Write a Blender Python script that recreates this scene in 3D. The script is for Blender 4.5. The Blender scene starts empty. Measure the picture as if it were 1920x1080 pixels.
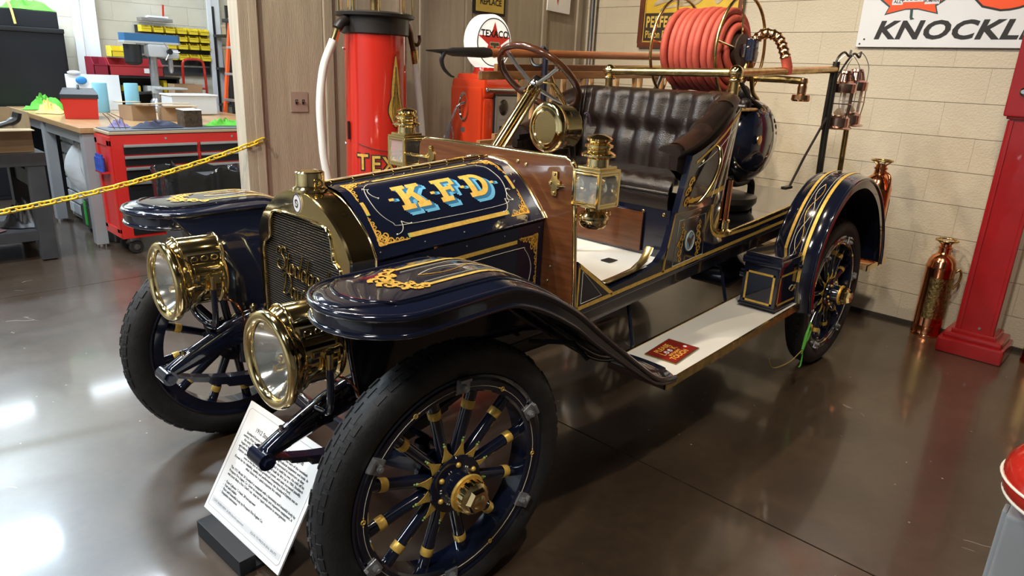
import bpy, bmesh, math, random
from math import sin, cos, pi, radians, sqrt, atan2
from mathutils import Vector, Matrix
random.seed(7)
sc = bpy.context.scene
C = sc.collection
# ------------------------------------------------------------------ camera, world, lights, exposure
cam_d = bpy.data.cameras.new('camera'); cam = bpy.data.objects.new('camera', cam_d); C.objects.link(cam)
YAW, PITCH, ROLL = 0.76333, 0.306122, 0.046514
_f = Vector((-sin(YAW)*cos(PITCH), cos(YAW)*cos(PITCH), -sin(PITCH)))
_r = Vector((cos(YAW), sin(YAW), 0)); _u = _r.cross(_f)
_r2 = _r*cos(ROLL)+_u*sin(ROLL); _u2 = _u*cos(ROLL)-_r*sin(ROLL)
cam.matrix_world = Matrix(((_r2.x,_u2.x,-_f.x,2.05009),(_r2.y,_u2.y,-_f.y,-1.15362),(_r2.z,_u2.z,-_f.z,1.57967),(0,0,0,1)))
cam_d.sensor_width = 36; cam_d.lens = 36*1281.49/1920; cam_d.clip_start = .02
sc.camera = cam
w = bpy.data.worlds.new('world'); sc.world = w; w.use_nodes = True
w.node_tree.nodes['Background'].inputs[0].default_value = (.75,.85,1,1)
w.node_tree.nodes['Background'].inputs[1].default_value = .12
sc.view_settings.view_transform = 'Standard'; sc.view_settings.look = 'None'; sc.view_settings.gamma = 1
sc.view_settings.exposure = 0.35
CEIL = 4.2
# ceiling lamps: (x, y, length along y, width, watts, colour); the fittings are built with the room
LAMPS = [(-1.3,-.9,1.25,.3,60,(1,.96,.90)), (1.7,-2.4,1.25,.3,95,(1,.96,.90)), (-2.9,-1.5,1.25,.3,170,(.72,.87,1)), (-4.9,.9,1.25,.3,62,(.80,.91,1)), (-6.65,-.5,1.25,.3,190,(.70,.86,1)),
         (-4.6,2.9,1.25,.3,40,(.9,.96,1)), (-1.4,-4.2,1.25,.3,85,(.86,.94,1)), (-6.85,1.0,.45,.18,6,(.74,.88,1)), (-6.85,-.05,.45,.18,7,(.74,.88,1))]
for (x,y,ln,wd,wt,col) in LAMPS:
    d = bpy.data.lights.new('tube_light','AREA'); d.shape='RECTANGLE'; d.size=wd; d.size_y=ln; d.energy=wt; d.color=col
    o = bpy.data.objects.new('tube_light', d); C.objects.link(o); o.location=(x,y,CEIL-.16 if x>-6.7 else 2.40)
# warm display spots: (position, aim, watts, cone)
SPOTS = [((-1.5,1.5,3.9),(-.9,4.1,1.3),170,75), ((-.2,1.3,3.9),(.4,4.1,1.2),170,75), ((1.5,1.4,3.9),(1.3,4.1,1.0),150,75), ((-1.2,.2,3.9),(.2,1.4,.6),200,80), ((1.9,.3,3.9),(.6,2.0,.4),150,80), ((-.6,-1.6,3.9),(-1.9,1.5,.8),330,80)]
for p,a,wt,cone in SPOTS:
    d = bpy.data.lights.new('spot_light','SPOT'); d.energy=wt; d.color=(1,.83,.62); d.spot_size=math.radians(cone); d.spot_blend=.7; d.shadow_soft_size=.06
    o = bpy.data.objects.new('spot_light', d); C.objects.link(o); o.location=p; o.rotation_euler=(Vector(a)-Vector(p)).to_track_quat('-Z','Y').to_euler()
# ------------------------------------------------------------------ helpers
class MB:
    "collects vertices and faces of one mesh"
    def __init__(s): s.v=[]; s.f=[]; s.bev=False
    def add(s, vs, fs, T=None):
        o=len(s.v)
        s.v += [(T@Vector(p)) if T is not None else Vector(p) for p in vs]
        s.f += [tuple(i+o for i in f) for f in fs]; return s
    def box(s, c, d, T=None, bev=0):
        if bev:
            s.bev=True; bm=bmesh.new(); bmesh.ops.create_cube(bm,size=1)
            for v in bm.verts: v.co=Vector((v.co.x*d[0]+c[0],v.co.y*d[1]+c[1],v.co.z*d[2]+c[2]))
            bmesh.ops.bevel(bm,geom=bm.edges[:],offset=bev,segments=2,profile=.6,affect='EDGES')
            return s.bm(bm,T)
        x,y,z=[q/2 for q in d]
        vs=[(c[0]+a*x,c[1]+b*y,c[2]+e*z) for a in(-1,1) for b in(-1,1) for e in(-1,1)]
        return s.add(vs,[(0,1,3,2),(4,6,7,5),(0,4,5,1),(2,3,7,6),(0,2,6,4),(1,5,7,3)],T)
    def bm(s, bm, T=None):
        bm.verts.index_update(); s.add([v.co[:] for v in bm.verts],[[v.index for v in f.verts] for f in bm.faces],T); bm.free(); return s
    def lathe(s, prof, n=24, T=None, a0=0, a1=2*pi):
        "prof: [(r,z)] around z"
        full=abs(a1-a0-2*pi)<1e-6; m=n if full else n+1; vs=[];fs=[]
        for i in range(m):
            a=a0+(a1-a0)*i/n
            for r,z in prof: vs.append((r*cos(a),r*sin(a),z))
        k=len(prof)
        for i in range(n):
            j=(i+1)%m
            for q in range(k-1): fs.append((i*k+q,j*k+q,j*k+q+1,i*k+q+1))
        return s.add(vs,fs,T)
    def cyl(s, p, q, r, n=16, r2=None, T=None):
        p=Vector(p);q=Vector(q);r2=r if r2 is None else r2
        A=frame(p,q-p); L=(q-p).length
        return s.lathe([(0,0),(r,0),(r2,L),(0,L)],n,(T@A) if T is not None else A)
    def tube(s, path, r, n=8, closed=False, T=None, flat=None):
        P=[Vector(p) for p in path]; m=len(P); R=r if isinstance(r,(list,tuple)) else [r]*m
        vs=[];fs=[]; up=None
        for i in range(m):
            if closed: t=P[(i+1)%m]-P[i-1]
            else: t=P[min(i+1,m-1)]-P[max(i-1,0)]
            t.normalize()
            if up is None:
                up=Vector((0,0,1)) if abs(t.z)<.9 else Vector((1,0,0))
            b=t.cross(up)
            if b.length<1e-6: b=t.orthogonal()
            b.normalize(); up=b.cross(t)
            for k in range(n):
                a=2*pi*k/n; f1,f2=(1,1) if flat is None else flat
                vs.append(P[i]+b*cos(a)*R[i]*f1+up*sin(a)*R[i]*f2)
        for i in range(m if closed else m-1):
            j=(i+1)%m
            for k in range(n):
                l=(k+1)%n; fs.append((i*n+k,i*n+l,j*n+l,j*n+k))
        if not closed: fs.append(tuple(range(n))[::-1]); fs.append(tuple((m-1)*n+k for k in range(n)))
        return s.add(vs,fs,T)
    def prism(s, poly, z0, z1, T=None):
        n=len(poly); vs=[(x,y,z0) for x,y in poly]+[(x,y,z1) for x,y in poly]
        fs=[tuple(range(n))[::-1],tuple(range(n,2*n))]+[(i,(i+1)%n,n+(i+1)%n,n+i) for i in range(n)]
        return s.add(vs,fs,T)
    def sphere(s, c, r, n=16, T=None, sc3=(1,1,1)):
        A=Matrix.Translation(c)@Matrix.Diagonal((*sc3,1))
        pr=[(max(r*sin(pi*i/(n//2)),0),-r*cos(pi*i/(n//2))) for i in range(n//2+1)]
        return s.lathe(pr,n,(T@A) if T is not None else A)
    def torus(s, R, r, n=32, k=8, T=None):
        return s.tube([(R*cos(2*pi*i/n),R*sin(2*pi*i/n),0) for i in range(n)],r,k,True,T)
    def grid(s, fn, nu, nv, closeu=False, T=None):
        vs=[fn(i/(nu if closeu else nu-1),j/(nv-1)) for i in range(nu) for j in range(nv)]
        fs=[]
        for i in range(nu if closeu else nu-1):
            for j in range(nv-1):
                k=(i+1)%nu; fs.append((i*nv+j,k*nv+j,k*nv+j+1,i*nv+j+1))
        return s.add(vs,fs,T)
    def mesh(s, name, mat, smooth=35):
        me=bpy.data.meshes.new(name); me.from_pydata([tuple(v) for v in s.v],[],s.f); me.validate()
        bm=bmesh.new(); bm.from_mesh(me); bmesh.ops.remove_doubles(bm,verts=bm.verts,dist=1e-6); bmesh.ops.recalc_face_normals(bm,faces=bm.faces); bm.to_mesh(me); bm.free()
        if mat: me.materials.append(mat)
        if smooth:
            me.polygons.foreach_set('use_smooth',[True]*len(me.polygons)); me.set_sharp_from_angle(angle=radians(smooth))
            if s.bev:            # area-weighted corner normals keep big flat faces flat beside their bevels
                vf=[[] for _ in me.vertices]; N=[p.normal.copy() for p in me.polygons]; A=[p.area for p in me.polygons]
                for p in me.polygons:
                    for v in p.vertices: vf[v].append(p.index)
                out=[]
                for p in me.polygons:
                    n0=N[p.index]
                    for v in p.vertices:
                        n=Vector((0,0,0))
                        for q in vf[v]:
                            if N[q].dot(n0)>.72: n+=N[q]*A[q]
                        out.append(n.normalized() if n.length>1e-12 else n0)
                me.normals_split_custom_set(out)
        return me
    def build(s, name, mat, parent=None, smooth=35, T=None):
        return link(name, s.mesh(name,mat,smooth), parent, T)
def frame(p, d, up=(0,0,1)):
    "matrix at p with local z along d"
    d=Vector(d).normalized(); up=Vector(up)
    if abs(d.dot(up))>.98: up=Vector((1,0,0))
    x=up.cross(d).normalized(); y=d.cross(x)
    return Matrix(((x.x,y.x,d.x,p[0]),(x.y,y.y,d.y,p[1]),(x.z,y.z,d.z,p[2]),(0,0,0,1)))
def link(name, data, parent=None, T=None):
    o=bpy.data.objects.new(name,data); C.objects.link(o)
    if parent is not None: o.parent=parent
    if T is not None: o.matrix_local=T
    return o
def tag(o, label, cat, group=None):
    o['label']=label; o['category']=cat
    if group: o['group']=group
    return o
def thing(name, label, cat, loc=(0,0,0), rz=0, group=None):
    o=link(name,None); o.location=loc; o.rotation_euler=(0,0,rz); o.empty_display_size=.1
    return tag(o,label,cat,group)
def struct(o): o['kind']='structure'; return o
def stuff(o): o['kind']='stuff'; return o
def Tr(x=0,y=0,z=0): return Matrix.Translation((x,y,z))
def Rx(a): return Matrix.Rotation(a,4,'X')
def Ry(a): return Matrix.Rotation(a,4,'Y')
def Rz(a): return Matrix.Rotation(a,4,'Z')
def Sc(x,y=None,z=None): return Matrix.Diagonal((x,x if y is None else y,x if z is None else z,1))
def bez(p, n=8, closed=False):
    "Catmull-Rom through points"
    P=[Vector(q) for q in p]; m=len(P); out=[]
    for i in range(m if closed else m-1):
        a=P[i-1] if (closed or i>0) else P[0]*2-P[1]
        b=P[i]; c=P[(i+1)%m]; d=P[(i+2)%m] if (closed or i+2<m) else P[-1]*2-P[-2]
        for k in range(n):
            t=k/n; out.append(.5*((2*b)+(c-a)*t+(2*a-5*b+4*c-d)*t*t+(3*b-a-3*c+d)*t**3))
    if not closed: out.append(P[-1])
    return out
def lerp_tab(tab, x):
    if x<=tab[0][0]: return tab[0][1]
    for (a,b),(c,d) in zip(tab,tab[1:]):
        if x<=c: return b+(d-b)*(x-a)/(c-a)
    return tab[-1][1]
_dg=None
def text_mesh(txt, size=1, align='LEFT', extrude=0, bold=0, shear=0, res=3, space=1, lsp=1, width=0):
    "mesh data (verts, faces) of a text in its own xy plane"
    cu=bpy.data.curves.new('t','FONT'); cu.body=txt; cu.size=size; cu.align_x=align; cu.extrude=extrude; cu.offset=bold; cu.shear=shear
    cu.resolution_u=res; cu.space_character=space; cu.space_line=lsp
    if width: cu.text_boxes[0].width=width
    o=bpy.data.objects.new('t',cu); C.objects.link(o)
    dg=bpy.context.evaluated_depsgraph_get(); ev=o.evaluated_get(dg); me=ev.to_mesh()
    vs=[v.co.copy() for v in me.vertices]; fs=[tuple(p.vertices) for p in me.polygons]
    ev.to_mesh_clear(); bpy.data.objects.remove(o); bpy.data.curves.remove(cu)
    return vs,fs
def text(name, txt, mat, T, parent=None, size=1, **k):
    vs,fs=text_mesh(txt,size,**k); return MB().add(vs,fs).build(name,mat,parent,0,T)
def ext(vs): return (min(v[0] for v in vs),max(v[0] for v in vs),min(v[1] for v in vs),max(v[1] for v in vs))
# ------------------------------------------------------------------ materials (all procedural)
MATS={}
def M(name, col, rough=.5, metal=0, coat=0, var=0, vscale=20, bump=0, bscale=80, spec=.5, alpha=1, trans=0, emit=0, col2=None, stretch=None, rvar=0, ior=1.45):
    if name in MATS: return MATS[name]
    m=bpy.data.materials.new(name); m.use_nodes=True; nt=m.node_tree; b=nt.nodes['Principled BSDF']
    b.inputs['Base Color'].default_value=(*col,1); b.inputs['Roughness'].default_value=rough; b.inputs['Metallic'].default_value=metal
    b.inputs['Coat Weight'].default_value=coat; b.inputs['Coat Roughness'].default_value=.04
    b.inputs['Specular IOR Level'].default_value=spec; b.inputs['Alpha'].default_value=alpha; b.inputs['Transmission Weight'].default_value=trans; b.inputs['IOR'].default_value=ior
    if emit: b.inputs['Emission Color'].default_value=(*col,1); b.inputs['Emission Strength'].default_value=emit
    if var or bump or col2 or rvar:
        tc=nt.nodes.new('ShaderNodeTexCoord'); mp=nt.nodes.new('ShaderNodeMapping'); nt.links.new(tc.outputs['Object'],mp.inputs[0])
        if stretch: mp.inputs['Scale'].default_value=stretch
        if var or col2:
            n=nt.nodes.new('ShaderNodeTexNoise'); n.inputs['Scale'].default_value=vscale; n.inputs['Detail'].default_value=5; nt.links.new(mp.outputs[0],n.inputs[0])
            rp=nt.nodes.new('ShaderNodeValToRGB'); rp.color_ramp.elements[0].position=.3; rp.color_ramp.elements[1].position=.7
            c2=col2 or tuple(min(1,c*(1+var)) for c in col); c1=col if col2 else tuple(c*(1-var) for c in col)
            rp.color_ramp.elements[0].color=(*c1,1); rp.color_ramp.elements[1].color=(*c2,1)
            nt.links.new(n.outputs[0],rp.inputs[0]); nt.links.new(rp.outputs[0],b.inputs['Base Color'])
        if rvar:
            n=nt.nodes.new('ShaderNodeTexNoise'); n.inputs['Scale'].default_value=vscale*.7; n.inputs['Detail'].default_value=4; nt.links.new(mp.outputs[0],n.inputs[0])
            mr=nt.nodes.new('ShaderNodeMapRange'); mr.inputs[3].default_value=max(0,rough-rvar); mr.inputs[4].default_value=rough+rvar
            nt.links.new(n.outputs[0],mr.inputs[0]); nt.links.new(mr.outputs[0],b.inputs['Roughness'])
        if bump:
            n=nt.nodes.new('ShaderNodeTexNoise'); n.inputs['Scale'].default_value=bscale; n.inputs['Detail'].default_value=3; nt.links.new(mp.outputs[0],n.inputs[0])
            bp=nt.nodes.new('ShaderNodeBump'); bp.inputs['Strength'].default_value=bump; bp.inputs['Distance'].default_value=.01
            nt.links.new(n.outputs[0],bp.inputs['Height']); nt.links.new(bp.outputs[0],b.inputs['Normal'])
    MATS[name]=m; return m
navy=M('navy_enamel',(.0062,.0085,.0215),.12,coat=1,spec=.5)
navyd=M('navy_chassis_paint',(.007,.009,.022),.25,coat=.6)
gold=M('gold_leaf',(.72,.47,.10),.38,metal=.35,var=.18,vscale=60)
golds=M('gold_scroll',(.75,.42,.07),.35,metal=.3,var=.35,vscale=200)
green=M('green_tip',(.28,.42,.12),.5)
cream=M('cream_line',(.75,.72,.6),.5)
brass=M('polished_brass',(.93,.74,.37),.10,metal=1,rvar=.04,vscale=12)
brassd=M('aged_brass',(.60,.44,.18),.25,metal=1,var=.3,vscale=25,rvar=.08)
copper=M('polished_copper',(.80,.33,.16),.14,metal=1,var=.25,vscale=9,rvar=.06)
chrome=M('chrome',(.72,.73,.75),.1,metal=1)
steel=M('grey_steel',(.42,.43,.45),.35,metal=.9,var=.2,vscale=15)
iron=M('black_iron',(.018,.016,.016),.38,spec=.5)
rubber=M('tire_rubber',(.017,.017,.018),.62,var=.25,vscale=30,bump=.15,bscale=120)
leather=M('dark_brown_leather',(.010,.0065,.0055),.27,col2=(.018,.010,.0075),vscale=14,bump=.25,bscale=220)
leatherw=M('worn_leather',(.045,.018,.009),.36,col2=(.011,.007,.0055),vscale=9,bump=.25,bscale=220)
mahog=M('mahogany',(.12,.042,.015),.22,coat=.5,col2=(.078,.025,.009),vscale=5,stretch=(1.2,6,14))
oak=M('ladder_oak',(.30,.14,.05),.35,coat=.3,col2=(.19,.08,.03),vscale=6,stretch=(8,1.2,8))
oakl=M('pale_rung_wood',(.50,.30,.13),.4,coat=.2,col2=(.40,.22,.09),vscale=8)
rosew=M('steering_wheel_wood',(.075,.026,.012),.2,coat=.7,col2=(.045,.015,.008),vscale=12)
white=M('white_mat',(.74,.73,.68),.55,bump=.06,bscale=400)
paper=M('white_card',(.82,.83,.84),.5)
ink=M('black_ink',(.015,.015,.018),.6)
glassm=M('clear_glass',(1,1,1),.02,trans=1,spec=.5)
black=M('black_plastic',(.012,.012,.013),.45)
redp=M('red_enamel',(.46,.022,.013),.12,coat=.8)
redd=M('dark_red_enamel',(.26,.006,.008),.2,coat=.5,var=.1,vscale=6)
# ------------------------------------------------------------------ the room
def floor_mat():
    m=bpy.data.materials.new('stained_polished_concrete'); m.use_nodes=True; nt=m.node_tree; b=nt.nodes['Principled BSDF']; L=nt.links.new
    g=nt.nodes.new('ShaderNodeNewGeometry')
    def noise(s,d=6,r=.55):
        n=nt.nodes.new('ShaderNodeTexNoise'); n.inputs['Scale'].default_value=s; n.inputs['Detail'].default_value=d; n.inputs['Roughness'].default_value=r; L(g.outputs['Position'],n.inputs[0]); return n
    def ramp(src,a,b_,ca,cb):
        r=nt.nodes.new('ShaderNodeValToRGB'); r.color_ramp.elements[0].position=a; r.color_ramp.elements[1].position=b_; r.color_ramp.elements[0].color=(*ca,1); r.color_ramp.elements[1].color=(*cb,1); L(src,r.inputs[0]); return r.outputs[0]
    base=ramp(noise(1.6).outputs[0],.32,.68,(.038,.025,.0155),(.074,.050,.033))
    fine=ramp(noise(26,8,.7).outputs[0],.35,.75,(.8,.8,.8),(1.18,1.15,1.1))
    mx=nt.nodes.new('ShaderNodeMix'); mx.data_type='RGBA'; mx.blend_type='MULTIPLY'; mx.inputs[0].default_value=1; L(base,mx.inputs[6]); L(fine,mx.inputs[7])
    # pale nicks and scratches of the coating
    v=nt.nodes.new('ShaderNodeTexVoronoi'); v.feature='F1'; v.inputs['Scale'].default_value=12; L(g.outputs['Position'],v.inputs[0])
    nk=nt.nodes.new('ShaderNodeMath'); nk.operation='LESS_THAN'; nk.inputs[1].default_value=.055; L(v.outputs[0],nk.inputs[0])
    ms=nt.nodes.new('ShaderNodeMath'); ms.operation='GREATER_THAN'; ms.inputs[1].default_value=.52; L(noise(2.2).outputs[0],ms.inputs[0])
    an=nt.nodes.new('ShaderNodeMath'); an.operation='MULTIPLY'; L(nk.outputs[0],an.inputs[0]); L(ms.outputs[0],an.inputs[1])
    m2=nt.nodes.new('ShaderNodeMix'); m2.data_type='RGBA'; L(an.outputs[0],m2.inputs[0]); L(mx.outputs[2],m2.inputs[6]); m2.inputs[7].default_value=(.34,.30,.25,1)
    wv=nt.nodes.new('ShaderNodeVectorMath'); wv.operation='MULTIPLY_ADD'; L(noise(1.7,3).outputs[1],wv.inputs[0]); wv.inputs[1].default_value=(.5,.5,0); L(g.outputs['Position'],wv.inputs[2])
    ve=nt.nodes.new('ShaderNodeTexVoronoi'); ve.feature='DISTANCE_TO_EDGE'; ve.inputs['Scale'].default_value=1.6; L(wv.outputs[0],ve.inputs[0])
    sl_=nt.nodes.new('ShaderNodeMath'); sl_.operation='LESS_THAN'; sl_.inputs[1].default_value=.0028; L(ve.outputs[0],sl_.inputs[0])
    sm=nt.nodes.new('ShaderNodeMath'); sm.operation='GREATER_THAN'; sm.inputs[1].default_value=.635; L(noise(3.1,2).outputs[0],sm.inputs[0])
    sa=nt.nodes.new('ShaderNodeMath'); sa.operation='MULTIPLY'; L(sl_.outputs[0],sa.inputs[0]); L(sm.outputs[0],sa.inputs[1])
    m3=nt.nodes.new('ShaderNodeMix'); m3.data_type='RGBA'; L(sa.outputs[0],m3.inputs[0]); L(m2.outputs[2],m3.inputs[6]); m3.inputs[7].default_value=(.20,.175,.15,1)
    L(m3.outputs[2],b.inputs['Base Color'])
    mr=nt.nodes.new('ShaderNodeMapRange'); mr.inputs[3].default_value=.24; mr.inputs[4].default_value=.42; L(noise(3.5,7).outputs[0],mr.inputs[0]); L(mr.outputs[0],b.inputs['Roughness'])
    b.inputs['Specular IOR Level'].default_value=.8; b.inputs['Coat Weight'].default_value=.55; b.inputs['Coat Roughness'].default_value=.09; b.inputs['Coat IOR'].default_value=1.5
    bp=nt.nodes.new('ShaderNodeBump'); bp.inputs['Strength'].default_value=.05; bp.inputs['Distance'].default_value=.01; L(noise(14,4).outputs[0],bp.inputs['Height']); L(bp.outputs[0],b.inputs['Normal'])
    return m
fm=floor_mat()
grout=M('joint_filler',(.03,.024,.02),.8)
fl=MB().box((-1.,-1.6,-.06),(14,11.8,.1)).build('floor',grout,smooth=0); struct(fl)
XS=[-7.45,-3.32,5.9]; YS=[-7.4,1.132,4.14]
for i in range(2):
    for j in range(2):
        x0,x1,y0,y1=XS[i]+.0035,XS[i+1]-.0035,YS[j]+.0035,YS[j+1]-.0035
        MB().box(((x0+x1)/2,(y0+y1)/2,-.02),(x1-x0,y1-y0,.04),bev=.0015).build('concrete_slab',fm,fl)
# block wall behind the car
wallp=M('cream_wall_paint',(.50,.455,.36),.55,var=.06,vscale=3,bump=.35,bscale=90)
mort=M('painted_mortar',(.48,.435,.345),.7,var=.1,vscale=8)
wb=MB().box((1.85,4.226,2.1),(8.1,.2,4.2)).build('wall_back',mort,smooth=0); struct(wb)
BW,BH=.433,.2165
blk=MB().box((0,0,0),(BW-.0004,.03,BH-.004),bev=.0016).mesh('block',wallp)
blkh=MB().box((0,0,0),(BW/2-.0004,.03,BH-.004),bev=.0016).mesh('half_block',wallp)
for r in range(12):
    off=(r%2)*BW/2
    for k in range(12):
        x=-2.2+BW/2+k*BW+off
        link('block',blk,wb,Tr(x,4.135,BH*(r+.5)))
    if r%2: link('block',blkh,wb,Tr(-2.2+BW/4,4.135,BH*(r+.5)))
upper=MB().box((1.85,4.135,2.598+.8),(8.1,.03,1.59)).build('upper_course',wallp,wb,smooth=0)
MB().box((4.4,4.135,1.3),(2.7,.03,2.59)).build('end_course',wallp,wb,smooth=0)
# dark base line of the wall
struct(MB().box((1.2,4.112,.012),(6,.02,.024)).build('baseboard_back',M('dark_base',(.03,.025,.02),.7),smooth=0))
# weathered board wall with its end post
bmat=[M('weathered_board_%s'%n,c,.75,col2=c2,vscale=4,stretch=(6,6,.6),bump=.25,bscale=30) for n,c,c2 in
      (('a',(.45,.39,.30),(.37,.315,.24)),('b',(.40,.345,.265),(.33,.28,.21)),('c',(.48,.41,.315),(.39,.335,.255)))]
ww=MB().box((-2.26,2.5,2.1),(.06,3.22,4.2)).build('wall_left',bmat[1],smooth=0); struct(ww)
segs=[(.925,1.38),(1.445,2.172),(2.25,2.62),(2.68,3.50),(3.56,3.96),(4.03,4.12)]
for i,(a,b) in enumerate(segs):
    MB().box((-2.215,(a+b)/2,2.1),(.03,b-a-.004,4.2),bev=.003).build('board',bmat[i%3],ww)
for a,b in ((1.38,1.445),(2.172,2.25),(2.62,2.68),(3.50,3.56),(3.96,4.03)):
    MB().box((-2.205,(a+b)/2,2.1),(.05,b-a-.004,4.2),bev=.004).build('batten',bmat[1],ww)
MB().box((-2.235,.86,2.1),(.13,.125,4.2),bev=.005).build('end_post',bmat[0],ww)
MB().box((-2.19,.89,2.1),(.045,.055,4.2),bev=.004).build('post_trim',bmat[2],ww)
# workshop wall and columns
shopw=M('workshop_wall_paint',(.58,.535,.43),.6,var=.05,vscale=3,bump=.2,bscale=60)
w2=MB().box((-7.504,-1.6,2.1),(.2,11.8,4.2)).build('wall_workshop',M('workshop_mortar',(.56,.515,.41),.7),smooth=0); struct(w2)
blk2=MB().box((0,0,0),(.03,BW-.002,BH-.003),bev=.0015).mesh('block',shopw)
for r in range(4,13):
    for k in range(13):
        link('block',blk2,w2,Tr(-7.415,-.9+k*BW+(r%2)*BW/2,BH*(r+.5)))
whitep=M('white_steel_paint',(.72,.74,.76),.45)
for i,(y,wd) in enumerate(((1.40,.17),(2.86,.11))):
    o=MB().box((-7.33,y,2.1),(.14,wd,4.2),bev=.006).box((-7.25,y-wd*.75,2.1),(.02,wd*.5,4.2)).build('trim_%d'%(i+1),whitep); struct(o)
w3=MB().box((-5.1,4.24,2.1),(4.8,.2,4.2)).build('wall_workshop_back',shopw,smooth=0); struct(w3)
# walls and ceiling the photograph does not show, closing the room
struct(MB().box((5.95,-1.6,2.1),(.1,11.8,4.2)).build('wall_right',M('dim_wall',(.14,.13,.12),.8),smooth=0))
struct(MB().box((-.75,-7.45,2.1),(13.5,.1,4.2)).build('wall_front',M('pale_wall',(.66,.66,.65),.8),smooth=0))
struct(MB().box((-.75,-1.6,4.27),(13.6,11.9,.1)).build('ceiling',M('ceiling_dark',(.06,.06,.06),.8),smooth=0))
diff=M('lamp_diffuser',(1,.97,.9),.5,emit=4)
housing=M('lamp_housing',(.7,.7,.7),.4)
POSN=['above the bonnet','behind the photographer','over the chained aisle','over the red tool chest','over the dark table','behind the board wall','far in front of the car','hanging low beyond the drill press','hanging low beyond the dark table']
for (x,y,ln,wd,wt,col),ps in zip(LAMPS,POSN):
    t=thing('ceiling_light','long white ceiling tube light '+ps,'ceiling light',(x,y,CEIL-.12 if x>-6.7 else 2.44),0,'ceiling tube lights')
    MB().box((0,0,.11),(wd+.12,ln+.12,.05),bev=.01).build('housing',housing,t)
    if x<-6.7:
        for s in (-1,1): MB().cyl((0,s*.18,.13),(0,s*.18,1.76),.004,6).build('hanging_wire',steel,t)
    for s in (-1,1): MB().cyl((s*wd*.3,-ln/2,.06),(s*wd*.3,ln/2,.06),.016,10).build('tube',diff,t)
for k,(p,a,wt,cone) in enumerate(SPOTS):
    t=thing('display_spot','small black ceiling spot lamp '+['aimed at the poster wall','aimed at the rear of the car','aimed at the red pump post','aimed at the seat','aimed at the running board','aimed at the round red pump'][k],'spot lamp',p,0,'ceiling display spots')
    d=(Vector(a)-Vector(p)).normalized(); h=MB(); A=frame((0,0,0),d)
    h.lathe([(.07,-.14),(.08,-.02),(.085,.03),(.08,.03),(.07,-.0),(.06,-.13)],24,A).build('spot_can',iron,t); MB().cyl((0,0,.05),(0,0,.30),.012,8).build('spot_stem',iron,t)
# vertical chrome conduit in the corner
t=thing('conduit_pipe','vertical chrome pipe in the corner of board wall and block wall','pipe',(-2.09,4.06,0))
MB().cyl((0,0,0),(0,0,4.2),.03,20).build('pipe',chrome,t)
MB().cyl((0,0,1.22),(0,0,1.40),.034,20).build('red_band',redp,t)
# switch plate on the board wall
t=thing('switch_plate','square metal plate with two toggle switches on the board wall','switch',(-2.197,1.185,1.33))
plate=M('switch_plate_metal',(.42,.36,.30),.4,metal=.3)
MB().box((0,0,0),(.008,.124,.13),bev=.003).build('plate',plate,t)
for s in (-1,1):
    MB().box((.006,s*.024,0),(.008,.012,.03),bev=.002).build('switch_slot',iron,t)
    MB().cyl((.008,s*.024,.003),(.022,s*.024,.012),.005,8).build('toggle',chrome,t)
# small signs on the board wall
t=thing('yellow_sign','yellow sign with black border reading REPLACE on the board wall','sign',(-2.175,2.86,2.26))
yel=M('sign_yellow',(.62,.45,.10),.45,var=.08,vscale=6)
MB().box((-.004,0,0),(.008,.34,.52)).build('border',ink,t,0)
MB().box((0,0,0),(.012,.30,.48),bev=.002).build('plate',yel,t)
text('lettering','REPLACE',ink,Tr(.0075,-.115,-.185)@Rz(pi/2)@Rx(pi/2),t,.062,bold=.0012,space=.95)
t=thing('white_sign','small white sign with a red star point hung on the board wall','sign',(-2.175,3.69,2.33))
MB().box((0,0,0),(.012,.30,.48),T=Rx(radians(-2)),bev=.003).build('plate',paper,t)
st=[((.10 if k%2==0 else .04)*sin(k*pi/5+pi),(.10 if k%2==0 else .04)*cos(k*pi/5+pi)) for k in range(10)]
MB().prism([(a,b*1.5) for a,b in st],0,.002,T=Tr(.007,-.03,-.03)@Rz(pi/2)@Rx(pi/2)).build('star',redp,t)
# framed piston ring poster
t=thing('framed_poster','brown framed yellow and black poster reading PERFECT Piston Rings on the block wall','poster',(-1.13,4.11,2.26))
fr=M('poster_frame_wood',(.12,.035,.018),.35,coat=.3,var=.2,vscale=10)
MB().box((0,0,0),(.90,.012,.80)).build('backing',M('poster_yellow',(.62,.42,.035),.5,var=.15,vscale=7),t,0)
for z in (-.41,.41): MB().box((0,-.008,z),(.94,.04,.045),bev=.008).build('frame_rail',fr,t)
for x in (-.4525,.4525): MB().box((x,-.008,0),(.045,.04,.80),bev=.008).build('frame_stile',fr,t)
for z in (-.382,): MB().box((0,-.01,z),(.86,.006,.008)).build('gilt_slip',gold,t,0)
MB().box((-.425,-.01,0),(.008,.006,.76)).build('gilt_slip',gold,t,0)
MB().box((0,-.008,-.265),(.84,.006,.22)).build('black_band',M('poster_black',(.035,.022,.014),.6,var=.3,vscale=9),t,0)
text('lettering','PERFECT',yel,Tr(-.405,-.0125,-.265)@Rx(pi/2)@Sc(.62,1,1),t,.12,bold=.004,space=1.12)
text('lettering','Piston Rings',yel,Tr(-.405,-.0125,-.352)@Rx(pi/2)@Sc(.66,1,1),t,.085,bold=.001,space=1.05)
pg=M('poster_painted_figure',(.30,.24,.16),.6,col2=(.55,.48,.35),vscale=14)
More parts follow.
